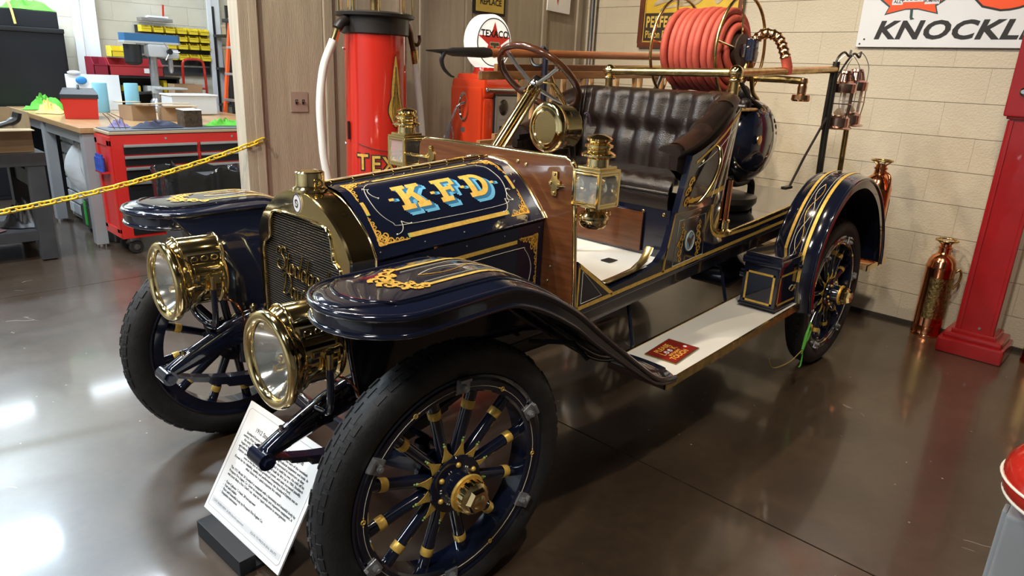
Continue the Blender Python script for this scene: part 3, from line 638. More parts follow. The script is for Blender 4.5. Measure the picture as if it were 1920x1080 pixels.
# bonnet
HTAB=[(0,1),(.2,.975),(.345,.935),(.47,.83),(.58,.723),(.70,.55),(.81,.36),(.91,.175),(1,0)]
HT2=[(p.x,p.y) for p in bez([(a,b,0) for a,b in HTAB],4)]
def hood(y,s,off=0):
    t=(y-.045)/.755; w_=.30+.03*t; zh=.992+.052*t; zt=1.19+.056*t
    def pt(q): return Vector((q*w_,y,zh+(zt-zh)*lerp_tab(HT2,abs(q))))
    p=pt(s)
    if off:
        d=(pt(min(1,s+.01))-pt(s-.01)); n=Vector((-d.z,0,d.x)); n.normalize(); n=-n if n.z<0 else n; p=p+n*off
    return p
def hside(y,v,off=0):
    "near side panel: v 0 at the hinge .. 1 at the sill"
    t=(y-.045)/.755; x=.30+.03*t+off; zt=.988+.052*t; zb=.60+.075*t
    return Vector((x,y,zt+(zb-zt)*v))
for s in (1,-1):
    T=None if s>0 else MIR
    a=MB().grid(lambda u,v: hood(.05+.752*u,.008+.985*v),3,26); b=MB().add(a.v,a.f,T).build('bonnet_top',navy,car,60)
    h=b
    mm=MB().grid(lambda u,v: hside(.05+.752*u,.015+.985*v),3,4); c_=MB().add(mm.v,mm.f,T).build('bonnet_side',navy,car,60)
    # hinge knuckles along the fold
    kn=MB(); pa=hood(.05,1); pb=hood(.802,1); n=14
    for i in range(n):
        p=pa.lerp(pb,(i+.03)/n); q=pa.lerp(pb,(i+.97)/n); kn.cyl(p+Vector((.001,0,0)),q+Vector((.001,0,0)),.0042 if i%2 else .0034,8)
    MB().add(kn.v,kn.f,T).build('bonnet_hinge',navy,h)
    for y in (.075,.25,.42,.6,.78):
        p=hood(y,.955,.001); MB().sphere(p,.003,8,T=T).build('hinge_rivet',steel,h)
        p=hside(y,.07,.001); MB().sphere(p,.003,8,T=T).build('hinge_rivet',steel,c_)
    # gold borders, scrolls and cream line on the top panel
    def strip(y0,y1,s0,s1,nm,mt,o=.0018,n=10,k=4):
        g=MB().grid(lambda u,v: hood(y0+(y1-y0)*u,s0+(s1-s0)*v,o),n,k); MB().add(g.v,g.f,T).build(nm,mt,h)
    strip(.20,.63,.185,.225,'gold_stripe',gold,n=3); strip(.205,.645,.868,.902,'gold_stripe',gold,n=3)
    strip(.083,.097,.53,.66,'gold_stripe',gold); strip(.728,.742,.55,.69,'gold_stripe',gold)
    strip(.198,.205,.868,.902,'green_tip',green,n=2); strip(.645,.652,.868,.902,'green_tip',green,n=2); strip(.728,.742,.69,.70,'green_tip',green); strip(.083,.097,.66,.67,'green_tip',green); strip(.728,.742,.54,.55,'green_tip',green)
    sq=[(.08,.915,.12,-.235,1),(.08,.165,.115,.35,1),(.748,.93,-.095,-.225,-1),(.745,.175,-.105,.35,-1)]
    for (y0,s0,ay,as_,_) in sq:
        g=map2(SCROLL,lambda a_,b_: hood(y0+ay*a_,max(.02,min(.985,s0+as_*b_)),.0022)); MB().add(g.v,g.f,T).build('gold_scroll',golds,h,0)
    ln=[(.22,.27),(.62,.27),(.66,.30),(.69,.40),(.70,.60),(.68,.75),(.63,.815),(.22,.80),(.16,.76),(.125,.62),(.13,.40),(.16,.29)]
    pp=[hood(p.x,p.y,.0016) for p in bez([(a_,b_,0) for a_,b_ in ln],8,True)]
    MB().tube(pp,.0009,5,True,T=T).build('cream_pinstripe',cream,h)
    for (y0,s0,dy,ds) in ((.16,.83,.07,-.06),(.63,.845,.07,-.08),(.13,.33,.03,.16),(.70,.66,.0,.10)):
        lo=[hood(y0+dy*t+.012*sin(t*2*pi),s0+ds*t+.03*sin(t*2*pi+1.2),.0018) for t in [i/20 for i in range(21)]]
        MB().tube(lo,.001,5,T=T).build('cream_flourish',cream,h)
        for q in (lo[0],lo[-1]): MB().sphere(q,.003,8,T=T).build('cream_dot',cream,h)
    # side panel decoration
    def sstrip(y0,y1,v0,v1,nm,mt):
        g=MB().grid(lambda u,v: hside(y0+(y1-y0)*u,v0+(v1-v0)*v,.002),3,3); MB().add(g.v,g.f,T).build(nm,mt,c_)
    sstrip(.19,.665,.145,.185,'gold_stripe',gold); sstrip(.183,.19,.145,.185,'green_tip',green)
    sstrip(.19,.665,.86,.90,'gold_stripe',gold)
    for (y0,v0,ay,av) in ((.775,.13,-.10,.42),(.085,.13,.10,.42),(.775,.93,-.10,-.42),(.085,.93,.10,-.42)):
        g=map2(SCROLL,lambda a_,b_: hside(y0+ay*a_,v0+av*b_,.0022)); MB().add(g.v,g.f,T).build('gold_scroll',golds,c_,0)
    sp_=[hside(p.x,p.y,.0018) for p in bez([(.2,.24,0),(.65,.24,0),(.71,.28,0),(.745,.5,0),(.71,.78,0),(.65,.82,0),(.2,.82,0),(.14,.78,0),(.11,.5,0),(.14,.28,0)],6,True)]
    MB().tube(sp_,.0009,5,True,T=T).build('cream_pinstripe',cream,c_)
    if s>0: near_top=h
MB().cyl(hood(.05,0)+Vector((0,0,.001)),hood(.802,0)+Vector((0,0,.001)),.007,12).build('centre_hinge',brass,car)
for i in range(9):
    p=hood(.08+.085*i,0); MB().cyl(p+Vector((0,-.004,.002)),p+Vector((0,.004,.002)),.0085,12).build('hinge_knuckle',brass,near_top)
# gilt letters with blue block shading on the near top panel
def letter(ch):
    if ch=='K': return [[(0,.83),(.44,.83),(.44,1),(0,1)],[(.11,.0),(.33,.0),(.33,1),(.11,1)],[(0,0),(.44,0),(.44,.17),(0,.17)],[(.33,.36),(.50,.46),(.80,.83),(.92,.83),(.92,1),(.50,1),(.50,.83),(.56,.83),(.33,.55)],[(.42,.54),(.60,.62),(.86,.17),(.96,.17),(.96,0),(.52,0),(.52,.17),(.60,.17)]]
    if ch=='F': return [[(0,.83),(.85,.83),(.85,1),(0,1)],[(.11,0),(.34,0),(.34,1),(.11,1)],[(0,0),(.50,0),(.50,.17),(0,.17)],[(.68,.62),(.85,.62),(.85,.85),(.68,.85)],[(.34,.42),(.62,.42),(.62,.58),(.34,.58)],[(.56,.32),(.68,.32),(.68,.68),(.56,.68)]]
    if ch=='D':
        o=[(.4,1)]+[(.42+.46*sin(pi*i/16),.5+.5*cos(pi*i/16)) for i in range(17)]; n_=[(.42+.24*sin(pi*i/16),.5+.33*cos(pi*i/16)) for i in range(17)]
        q=[[o[i+1],o[i+2],n_[i+1],n_[i]] for i in range(16)]
        return [[(0,.83),(.45,.83),(.45,1),(0,1)],[(0,0),(.45,0),(.45,.17),(0,.17)],[(.11,0),(.34,0),(.34,1),(.11,1)]]+q
    return [[(0,.42),(.26,.42),(.26,.62),(0,.62)]]
def cut_map(polys,T2,fn,step=.045):
    "2D polygons -> cut across s -> mapped to a surface"
    bm=bmesh.new()
    for p in polys: bm.faces.new([bm.verts.new((*T2(a,b),0)) for a,b in p])
    lo=min(v.co.y for v in bm.verts); hi=max(v.co.y for v in bm.verts); k=math.floor(lo/step)+1
    while k*step<hi:
        bmesh.ops.bisect_plane(bm,geom=bm.verts[:]+bm.edges[:]+bm.faces[:],plane_co=(0,k*step,0),plane_no=(0,1,0)); k+=1
    m=MB(); bm.verts.index_update(); m.add([fn(v.co.x,v.co.y) for v in bm.verts],[[v.index for v in f.verts] for f in bm.faces]); bm.free(); return m
blu=M('sky_blue_paint',(.13,.42,.66),.35); blud=M('mid_blue_paint',(.035,.16,.32),.35); gilt=M('gilt_letters',(.82,.55,.14),.4,metal=.15,col2=(.68,.42,.07),vscale=45)
def put(ch,y0,wd,s_top,s_bot,dy):
    T2=lambda a,b:(y0+wd*a,s_bot+(s_top-s_bot)*b)
    nm={'.':'gilt_dot'}.get(ch,'gilt_letter')
    P=letter(ch)
    for i,(f,mt) in enumerate(((1.0,blu),(.75,blu),(.5,blud),(.25,blud))):
        T3=lambda a,b,f=f:(T2(a,b)[0]+dy*f,T2(a,b)[1]+(.052 if ch!='.' else .012)*f)
        cut_map(P,T3,lambda a,b,i=i:hood(a,min(.99,b),.0011+.0003*i)).build('blue_shading',mt,near_top,0)
    cut_map(P,T2,lambda a,b:hood(a,b,.0028)).build(nm,gilt,near_top,0)
put('.',.190,.075,.50,.64,.020); put('K',.226,.122,.41,.69,.022); put('.',.362,.070,.51,.65,.020); put('F',.392,.108,.42,.69,.022)
put('.',.497,.070,.51,.65,.020); put('D',.524,.115,.43,.70,.022); put('.',.638,.068,.52,.66,.020)
# dash board with brass edging
DO=[(.492,.700),(.486,.80),(.452,1.235),(.447,1.258),(.432,1.276),(.410,1.282)]
DF=DO+[(-a,b-.004) for a,b in DO[::-1]]
dash=MB().prism(DF,-.835,-.812,T=Rx(pi/2)@Sc(1,1,1)).build('dash_board',mahog,car,0)
MB().tube([(a,.8235,b) for a,b in DF],.0105,8).build('dash_edging',brass,dash,60)
for x,z in ((.17,1.245),(.215,1.238),(.205,1.17),(.36,.80),(.37,.86)): MB().sphere((x,.811,z),.008,10,sc3=(1,.5,1)).build('dash_screw',brass,dash)
# hood ledge strip
led=[hood(.80,s_) for s_ in [1-.05*i for i in range(41)]]
MB().tube([p+Vector((0,.006,0)) for p in led],.006,6).build('bonnet_ledge',brass,dash,60)
# ------------------------------------------------------------------ body, seat, running boards, rear fenders
def yz(poly,x0,x1,name,mat,parent,T=None,smooth=0):
    "plate with outline in (y,z), between x0 and x1"
    Tm=Matrix(((0,0,1,0),(1,0,0,0),(0,1,0,0),(0,0,0,1)))
    return MB().prism(poly,x0,x1,T=(T@Tm if T is not None else Tm)).build(name,mat,parent,smooth)
BX=.49
curve=[(p.x,p.y) for p in bez([(1.835,1.035,0),(1.842,.97,0),(1.868,.905,0),(1.93,.868,0),(2.02,.858,0)],6)]
side_out=[(.836,zs(.836)-.01),(3.30,zs(3.30)-.01),(3.30,zs(3.3)+.095),(2.7,.905)]+curve[::-1]+[(1.50,1.018),(1.485,.93),(1.455,.845),(1.40,.802),(1.30,.778),(1.06,.752),(.836,.90)]
def yline(pts,x,r,name,mat,parent,T=None,n=6): return MB().tube([(x,a,b) for a,b in pts],r,n,T=T).build(name,mat,parent,60)
def yband(pts,x,wd,name,mat,parent,T=None):
    "flat painted band following (y,z) points on the body side"
    q=ribbon2([(a,b,wd) for a,b in pts]); m=MB()
    n=len(pts); L=[];Rr=[]
    for i,(a,b) in enumerate(pts):
        a0,b0=pts[max(0,i-1)]; a1,b1=pts[min(n-1,i+1)]; dx,dy=a1-a0,b1-b0; l=sqrt(dx*dx+dy*dy); nx,ny=-dy/l*wd,dx/l*wd
        L.append((x,a+nx,b+ny)); Rr.append((x,a-nx,b-ny))
    m.add(L+Rr,[(i,i+1,n+i+1,n+i) for i in range(n-1)],T); return m.build(name,mat,parent,0)
for s in (1,-1):
    T=None if s>0 else MIR
    bs=yz(side_out,BX-.03,BX,'body_side',navy,car,T)
    yband([(.84,zs(.84)+.012),(2.0,zs(2.0)+.012),(3.28,zs(3.28)+.012)],BX+.0012,.0085,'gold_stripe',gold,bs,T)
    yband([(.846,.885),(1.05,.742),(1.075,.728)],BX+.0012,.0075,'gold_stripe',gold,bs,T)
    yband([(.846,.885),(.846,.70)],BX+.0012,.005,'gold_stripe',gold,bs,T)
    yband([(1.452,.75),(1.462,.83),(1.487,.93),(1.502,1.008)],BX+.0012,.006,'gold_stripe',gold,bs,T)
    yband([(1.502,1.010),(1.66,1.017),(1.815,1.026)],BX+.0012,.003,'gold_stripe',gold,bs,T)
    yband([(a-.016,b-.012) for a,b in curve]+[(2.3,.855),(2.7,.885),(3.28,.945)],BX+.0012,.0075,'gold_stripe',gold,bs,T)
    yband([(1.445,.752),(1.452,.80),(1.468,.86)],BX+.0012,.004,'gold_stripe',gold,bs,T)
    MB().tube([(BX-.01,.868,.857),(BX-.01,.868,.725),(BX-.01,1.0,.735),(BX-.01,.868,.857)],.001,5,T=Tr(.0115,0,0) if s>0 else MIR@Tr(.0115,0,0)).build('cream_pinstripe',cream,bs)
    # brass moulding on the rear side top, dark bead under the sill
    yline(curve+[(2.3,.875),(2.7,.907),(3.3,.968)],BX-.008,.0095,'side_moulding',brassd,bs,T)
    yline([(.836,zs(.836)-.012),(2.0,zs(2.0)-.012),(3.3,zs(3.3)-.012)],BX-.004,.008,'sill_bead',navyd,bs,T)
    yz([(.836,zs(.836)-.085),(3.3,zs(3.3)-.085),(3.3,zs(3.3)-.012),(.836,zs(.836)-.012)],BX-.045,BX-.02,'sill_valance',navyd,bs,T)
    # framed eagle panel under the seat
    if 1:
        pa=[(1.525,.765),(1.79,.785),(1.775,.985),(1.545,.975)]
        MB().tube([(BX+.001,a,b) for a,b in pa],.0016,5,True,T=T).build('panel_line',cream,bs)
        zc=.868; yc=1.655
        MB().lathe([(0,0),(.040,0),(.040,.002),(0,.003)],28,(Tr(BX,yc,zc)@Ry(pi/2)@Sc(1.25,1,1)) if s>0 else MIR@Tr(BX,yc,zc)@Ry(pi/2)@Sc(1.25,1,1)).build('medallion',M('medallion_blue',(.22,.36,.48),.3),bs)
        MB().torus(.036,.002,28,5,T=(Tr(BX+.003,yc,zc)@Ry(pi/2)@Sc(1.25,1,1)) if s>0 else MIR@Tr(BX+.003,yc,zc)@Ry(pi/2)@Sc(1.25,1,1)).build('medallion_ring',cream,bs)
        bird=[(-.028,.012),(-.012,.020),(.002,.008),(.018,.026),(.030,.022),(.014,.004),(.012,-.012),(-.002,-.030),(-.010,-.012),(-.022,.0)]
        yz([(yc+a,zc+b) for a,b in bird],BX+.0031,BX+.0045,'eagle_figure',M('eagle_brown',(.10,.05,.025),.5),bs,T)
        for q in (-1,1):
            sc_=[]
            for k,(dz,rr) in enumerate(((-.075,.014),(-.045,.020),(-.012,.024),(.022,.022),(.052,.018),(.080,.012))):
                sc_+=ribbon2(spiral(yc+q*(.075+.012*sin(k*1.3)),zc+dz,rr,1.3,pi/2*k,q,.3))
            map2(sc_,lambda a,b:(Vector((BX+.0015,a,b)) if s>0 else Vector((-BX-.0015,a,b)))).build('gold_scroll',golds,bs,0)
    MB().box((0,0,0),(.001,.0,.0)) 
# floor, toe board, seat box
MB().add([(x,y,z) for y,z in ((.836,.757),(1.50,.800)) for x in (-.47,.47)],[(0,1,3,2)]).add([(x,y,z) for y,z in ((.836,.73),(1.50,.772)) for x in (-.47,.47)],[(0,1,3,2)]).build('floor_mat',white,car,0)
MB().add([(x,y,z) for y,z in ((.837,.90),(.98,.768)) for x in (-.46,.46)],[(0,1,3,2)]).build('toe_board',white,car,0)
MB().box((.30,1.30,.7895),(.05,.06,.004),T=None).build('floor_plate',iron,car,0)
MB().tube([(.455,1.055,.768),(.455,1.16,.776),(.455,1.27,.787),(.452,1.335,.812),(.448,1.375,.848),(.446,1.39,.868)],.020,8,flat=(1.0,.22)).build('kick_strip',brassd,car,60)
sb=MB().box((0,1.72,.90),(.94,.46,.245)).build('seat_box',navy,car,0)
MB().box((0,1.484,.905),(.62,.018,.145),bev=.004).build('wood_panel',mahog,sb)
MB().box((0,1.478,.905),(.68,.008,.185),bev=.004).build('panel_frame',mahog,sb)
for x in (-.42,.33,.44): MB().sphere((x,1.488,1.0),.009,10,sc3=(1,.5,1)).build('brass_stud',brassd,sb)
# cushion with pleats
def cush(u,v):
    x=-.47+.925*u; pl=.010*abs(sin(pi*(x/.91+.5)*11)); 
    if v<.25: t=v/.25; return Vector((x,1.488-.006*sin(pi*t),1.022+.075*t))
    if v<.4: t=(v-.25)/.15; return Vector((x,1.488-.012+.05*t-.004*(1-t),1.10+.055*sin(t*pi/2)+pl*.4*t))
    t=(v-.4)/.6; return Vector((x,1.53+.40*t,1.155+.012*sin(pi*t)-.02*t+pl*(1-.4*t)))
ch=MB().grid(cush,120,26).build('seat_cushion',leather,car,60)
MB().tube([(-.455+.91*i/30,1.482,1.098) for i in range(31)],.006,6).build('cushion_welt',leather,ch)
for i in range(10): MB().sphere((-.41+.0895*i+.001,1.60,1.157),.010,8,sc3=(1,1,.4)).build('leather_button',leather,ch)
# back rest and arms: one padded sheet wrapped round the seat
plan=bez([(.468,1.475,0),(.474,1.60,0),(.480,1.74,0),(.474,1.865,0),(.43,1.945,0),(.32,1.966,0),(0,1.97,0),(-.34,1.966,0),(-.45,1.945,0),(-.498,1.865,0),(-.505,1.74,0),(-.500,1.60,0),(-.494,1.475,0)],20)
NPN=len(plan)
def topz(y): return lerp_tab([(1.47,1.300),(1.56,1.325),(1.66,1.365),(1.75,1.42),(1.83,1.482),(1.90,1.515),(1.96,1.525)],y)
cum=[0]
for a,b in zip(plan,plan[1:]): cum.append(cum[-1]+(b-a).length)
def backgrid():
    m=MB(); vs=[]; secn=26
    for i,p in enumerate(plan):
        t=(plan[min(i+1,NPN-1)]-plan[max(i-1,0)]).normalized(); nin=Vector((-t.y,t.x,0))
        if nin.dot(Vector((0,1.6,0))-p)<0: nin=-nin
        zt=topz(p.y); lean=.05*max(0,min(1,(p.y-1.75)/.2)); zb=lerp_tab([(1.47,1.205),(1.66,1.11)],p.y)
        tw=.045 if p.y>1.8 else .040
        ph=cum[i]/cum[-1]*15; 
        for k in range(secn):
            v=k/(secn-1)
            if v<.62:                       # inner face, bottom to top
                q=v/.62; z=zb+(zt-.03-zb)*q
                low=abs(sin(pi*ph)); up=abs(sin(pi*(ph+.5)))
                d=.030*(low*max(0,1-q/.55)**.5 if q<.55 else 0)+.038*(up*min(1,(q-.50)/.2) if q>.50 else 0)
                dim=.032*math.exp(-((q-.56)/.07)**2)*(1-low)
                fr=max(.28,min(1,(p.y-1.46)/.22)); off=(.055+.018*sin(pi*q)+d-dim)*fr; pt=p+nin*off
            elif v<.85:
                a=(v-.62)/.23*pi; pt=p+nin*(.018+.050*cos(a)+.026*abs(sin(pi*(ph+.5)))*max(0,cos(a))); z=zt-.03+.036*sin(a)
            else:
                q=(v-.85)/.15; z=zt-.03-(zt-.03-zb)*q; pt=p-nin*.018
            out=p+(pt-p); bk=lean*(z-zb)/.4
            vs.append((out.x+(0),out.y+bk,z))
    fs=[(i*secn+k,(i+1)*secn+k,(i+1)*secn+k+1,i*secn+k+1) for i in range(NPN-1) for k in range(secn-1)]
    fs+=[tuple(range(secn)),tuple((NPN-1)*secn+k for k in range(secn))[::-1]]
    return m.add(vs,fs)
bkm=backgrid(); bk=bkm.build('seat_back',leather,car,70)
# worn brown leather rolled over the arms and shoulders
def roll(i0,i1,name):
    m=MB(); sel=range(i0,i1+1); vs=[]; w_=8
    for i in sel:
        p=plan[i]; t=(plan[min(i+1,NPN-1)]-plan[max(i-1,0)]).normalized(); nin=Vector((-t.y,t.x,0)); 
        if nin.dot(Vector((0,1.6,0))-p)<0: nin=-nin
        zt=topz(p.y); lean=.05*max(0,min(1,(p.y-1.75)/.2))
        for k in range(w_+1):
            a=pi*(.12+.8*k/w_); pt=p+nin*(.018+.0535*cos(a)); vs.append((pt.x,pt.y+lean*(zt-1.11)/.4,zt-.03+.0395*sin(a)))
    n=len(list(sel)); m.add(vs,[(i*(w_+1)+k,(i+1)*(w_+1)+k,(i+1)*(w_+1)+k+1,i*(w_+1)+k+1) for i in range(n-1) for k in range(w_)])
    return m.build(name,leatherw,bk,70)
roll(4,34,'worn_arm_roll'); roll(56,100,'worn_back_roll'); roll(NPN-35,NPN-5,'worn_arm_roll')
for i in range(14):
    k=min(range(NPN),key=lambda q:abs(cum[q]/cum[-1]*15-(i+1))); p=plan[k]; t=(plan[min(k+1,NPN-1)]-plan[max(k-1,0)]).normalized(); nin=Vector((-t.y,t.x,0))
    if nin.dot(Vector((0,1.6,0))-p)<0: nin=-nin
    z=1.11+(topz(p.y)-1.14)*.56; q=p+nin*(.048); MB().sphere((q.x,q.y+.05*max(0,min(1,(p.y-1.75)/.2))*(z-1.11)/.4,z),.012,8).build('leather_button',leather,bk)
# painted outer seat panels with gold border, scroll and brass grab handle
for s in (1,-1):
    T=None if s>0 else MIR
    def sp3(y,v,off=0):
        zt=topz(y)-.035; return Vector((.512+.012*v+off-.03*max(0,(y-1.80)/.15)**2,y+.05*v,1.02+.03*(y-1.5)+(zt-1.02-.03*(y-1.5))*v))
    g=MB().grid(lambda u,v: sp3(1.482+.42*u,v),16,8); g.grid(lambda u,v: sp3(1.482+.42*u,v,-.03),16,8); g.grid(lambda u,v: sp3(1.482,u,-.03*v),8,2)
    pn=MB().add(g.v,g.f,T).build('seat_side_panel',navy,car,50)
    for (f,nm,mt) in ((lambda u,v: sp3(1.53+.36*u,.86+.05*v+.05*u-.06*(1-u)**6,.0015),'gold_stripe',gold),(lambda u,v: sp3(1.56+.32*u,.13+.06*v,.0015),'gold_stripe',gold)):
        g=MB().grid(f,14,2); MB().add(g.v,g.f,T).build(nm,mt,pn,0)
    sc2=ribbon2(spiral(1.535,.14,.030,1.2,0,1,.3))+ribbon2(spiral(1.525,.34,.028,1.2,1,-1,.3))+ribbon2(spiral(1.53,.55,.022,1.2,2,1,.3))+ribbon2(spiral(1.575,.10,.026,1.2,3,-1,.3))
    sc2=[[(1.53+(a-1.53)*1.0,.02+(b-.14)*1.2+.12+(.0)) for a,b in q] for q in [[(a,(b-.14)*1+.14) for a,b in q] for q in sc2]]
    mm=MB()
    for q in ribbon2(spiral(0,0,.022,1.3,0,1,.32)): 
        for (cy,cv) in ((1.530,.16),(1.520,.34),(1.530,.50),(1.570,.12)): mm.add([sp3(cy+a,cv+b*4,.002) for a,b in q],[(0,1,2,3)])
    MB().add(mm.v,mm.f,T).build('gold_scroll',golds,pn,0)
    for yy in (1.76,1.81): MB().tube([sp3(yy+.05*v,.1+.8*v,.0015) for v in [i/8 for i in range(9)]],.0012,5,T=T).build('cream_pinstripe',cream,pn)
    MB().tube([sp3(1.56+.30*u,.72+.10*u,.0015) for u in [i/8 for i in range(9)]],.0010,5,T=T).build('cream_pinstripe',cream,pn)
    hd=bez([sp3(1.545,.12,.004),sp3(1.585,.14,.03),sp3(1.64,.36,.045),sp3(1.685,.62,.04),sp3(1.69,.82,.02),sp3(1.69,.86,.003)],6)
    MB().tube(hd,[.007+.003*sin(pi*i/(len(hd)-1)) for i in range(len(hd))],8,T=T).build('grab_handle',brass,pn,60)
# rear deck behind the seat
MB().add([(x,y,z) for y,z in ((1.99,.862),(3.36,.918)) for x in (-.465,.465)],[(0,1,3,2)]).add([(x,y,z) for y,z in ((1.99,.83),(3.36,.888)) for x in (-.465,.465)],[(0,1,3,2)]).build('rear_deck',M('deck_gloss',(.012,.012,.016),.14,coat=1),car,0)
MB().box((0,3.35,.86),(.96,.02,.115)).build('tail_board',navy,car,0)
# running boards, aprons and tool box
def zr(y): return .428+.052*(y-1.08)
for s in (1,-1):
    T=None if s>0 else MIR
    a=[(x,y,zr(y)) for y in (1.07,2.52) for x in (.505,.79)]; b=[(x,y,z-.028) for x,y,z in a]
    rb=MB().add(a+b,[(0,1,3,2),(4,6,7,5),(0,2,6,4),(1,5,7,3),(0,4,5,1),(2,3,7,6)],T).build('running_board',mahog,car,0)
    a=[(x,y,zr(y)+.004) for y in (1.075,2.52) for x in (.513,.782)]; b=[(x,y,z-.004) for x,y,z in a]
    MB().add(a+b,[(0,1,3,2),(4,6,7,5),(0,2,6,4),(1,5,7,3),(0,4,5,1),(2,3,7,6)],T).build('white_mat',white,rb,0)
    for x in (.507,.788): MB().add([(x+dx,y,zr(y)+dz) for y in (1.07,2.52) for dx,dz in ((-.006,-.028 if x>.6 else 0),(.006,-.028 if x>.6 else 0),(.006,.007),(-.006,.007))],[(0,1,5,4),(1,2,6,5),(2,3,7,6),(3,0,4,7),(0,3,2,1),(4,5,6,7)],T).build('board_edging',brassd,rb,0)
    for y in (1.25,2.1): MB().tube([(.42,y+.05,.64),(.50,y,.46),(.50,y,zr(y)-.035),(.76,y,zr(y)-.035)],.010,6,T=T).build('board_bracket',navyd,rb)
    # rear fender: a round-topped arch with rolled edges
    fo=bez([(0,2.36,.45),(0,2.325,.56),(0,2.318,.66),(0,2.345,.79),(0,2.42,.92),(0,2.52,1.02),(0,2.64,1.088),(0,2.76,1.112),(0,2.90,1.105),(0,3.06,1.045),(0,3.20,.945),(0,3.32,.80),(0,3.40,.65),(0,3.425,.54)],5)
    xi,xo=.615,.838
    def rf(i,u,off=0):
        p=fo[i]; t=(fo[min(i+1,len(fo)-1)]-fo[max(i-1,0)]).normalized(); n=Vector((0,-t.z,t.y)); 
        if n.dot(p-Vector((0,2.9,.5)))<0: n=-n
        cr=.026*(1-abs(2*u-1)**3)
        return Vector((xi+(xo-xi)*u,p.y,p.z))+n*(cr+off)
    m=MB(); nU=11
    m.add([rf(i,k/(nU-1)) for i in range(len(fo)) for k in range(nU)],[(i*nU+k,i*nU+nU+k,i*nU+nU+k+1,i*nU+k+1) for i in range(len(fo)-1) for k in range(nU-1)],T)
    for u,dx in ((1,.0),(0,0)):
        A=[rf(i,u) for i in range(len(fo))]; Bq=[rf(i,u,-.05) for i in range(len(fo))]; n=len(A)
        m.add(A+Bq,[(i,i+1,n+i+1,n+i) for i in range(n-1)],T)
    rfo=m.build('rear_fender',navy,car,50)
    for u in (0,1): MB().tube([rf(i,u) for i in range(len(fo))],.009,8,T=T).build('fender_bead',navy,rfo,60)
    for u in (.28,.72):
        g=MB(); g.add([rf(i,u+d,.0018) for i in range(8,46) for d in (-.035,.035)],[(2*i,2*i+1,2*i+3,2*i+2) for i in range(37)],T); g.build('gold_stripe',gold,rfo,0)
    for u in (.37,.63): MB().tube([rf(i,u,.001) for i in range(10,46)],.001,5,T=T).build('cream_pinstripe',cream,rfo)
    for q in (-1,1): MB().tube([rf(14+int(14*t),.5+q*.07*sin(3*pi*t),.0015) for t in [i/14 for i in range(15)]],.0014,5,T=T).build('entwined_line',golds if q>0 else cream,rfo)
    # inner well of the rear fender
    Aq=[rf(i,0,-.005) for i in range(len(fo))]; Bq=[Vector((.56,p.y,max(.55,p.z-.22))) for p in Aq]; n=len(Aq)
    MB().add(Aq+Bq,[(i,i+1,n+i+1,n+i) for i in range(n-1)],T).build('fender_well',iron,rfo,60)
# tool box on the near board
tbx=link('tool_box',None,car) if 0 else None
y0,y1=2.085,2.50
def tb(z): return z
bz=zr(2.28)+.012
body_=MB().box((.672,2.285,bz+.110),(.186,.42,.215),bev=.008).build('tool_box',navy,car)
MB().box((.672,2.285,bz+.236),(.208,.445,.042),bev=.012).box((.672,2.285,bz+.262),(.19,.42,.022),bev=.009).build('box_lid',navy,body_)
MB().box((.672,2.285,bz+.004),(.196,.432,.012),bev=.003).build('box_plinth',navyd,body_)
MB().box((.777,2.285,bz+.215),(.008,.05,.03),bev=.002).cyl((.778,2.285,bz+.20),(.786,2.285,bz+.20),.01,10).build('box_hasp',navyd,body_)
def frame_band(T,w,h,t,nm,par):
    m=MB()
    for a,b in (((-w/2,-h/2),(w/2,-h/2+t)),((-w/2,h/2-t),(w/2,h/2)),((-w/2,-h/2),(-w/2+t,h/2)),((w/2-t,-h/2),(w/2,h/2))):
        m.add([(a[0],a[1],0),(b[0],a[1],0),(b[0],b[1],0),(a[0],b[1],0)],[(0,1,2,3)],T)
    return m.build(nm,gold,par,0)
frame_band(Tr(.672,2.0738,bz+.100)@Rx(pi/2),.150,.160,.011,'gold_border',body_)
frame_band(Tr(.7662,2.285,bz+.100)@Ry(pi/2)@Rz(pi/2),.39,.160,.011,'gold_border',body_)
for q in (-1,1): MB().tube([(.767,2.22+.18*t,bz+.09+q*.016*sin(3*pi*t)) for t in [i/24 for i in range(25)]],.0012,5).build('entwined_line',cream if q>0 else golds,body_)
# copper pillar and brass foot by the seat
MB().cyl((.462,2.02,.86),(.462,2.02,1.12),.020,16).build('pillar_tube',copper,car)
MB().lathe([(.045,0),(.045,.012),(.028,.02),(.026,.05),(.03,.055),(.03,.065),(.022,.07)],20,Tr(.462,2.02,.855)).build('pillar_foot',brass,car)
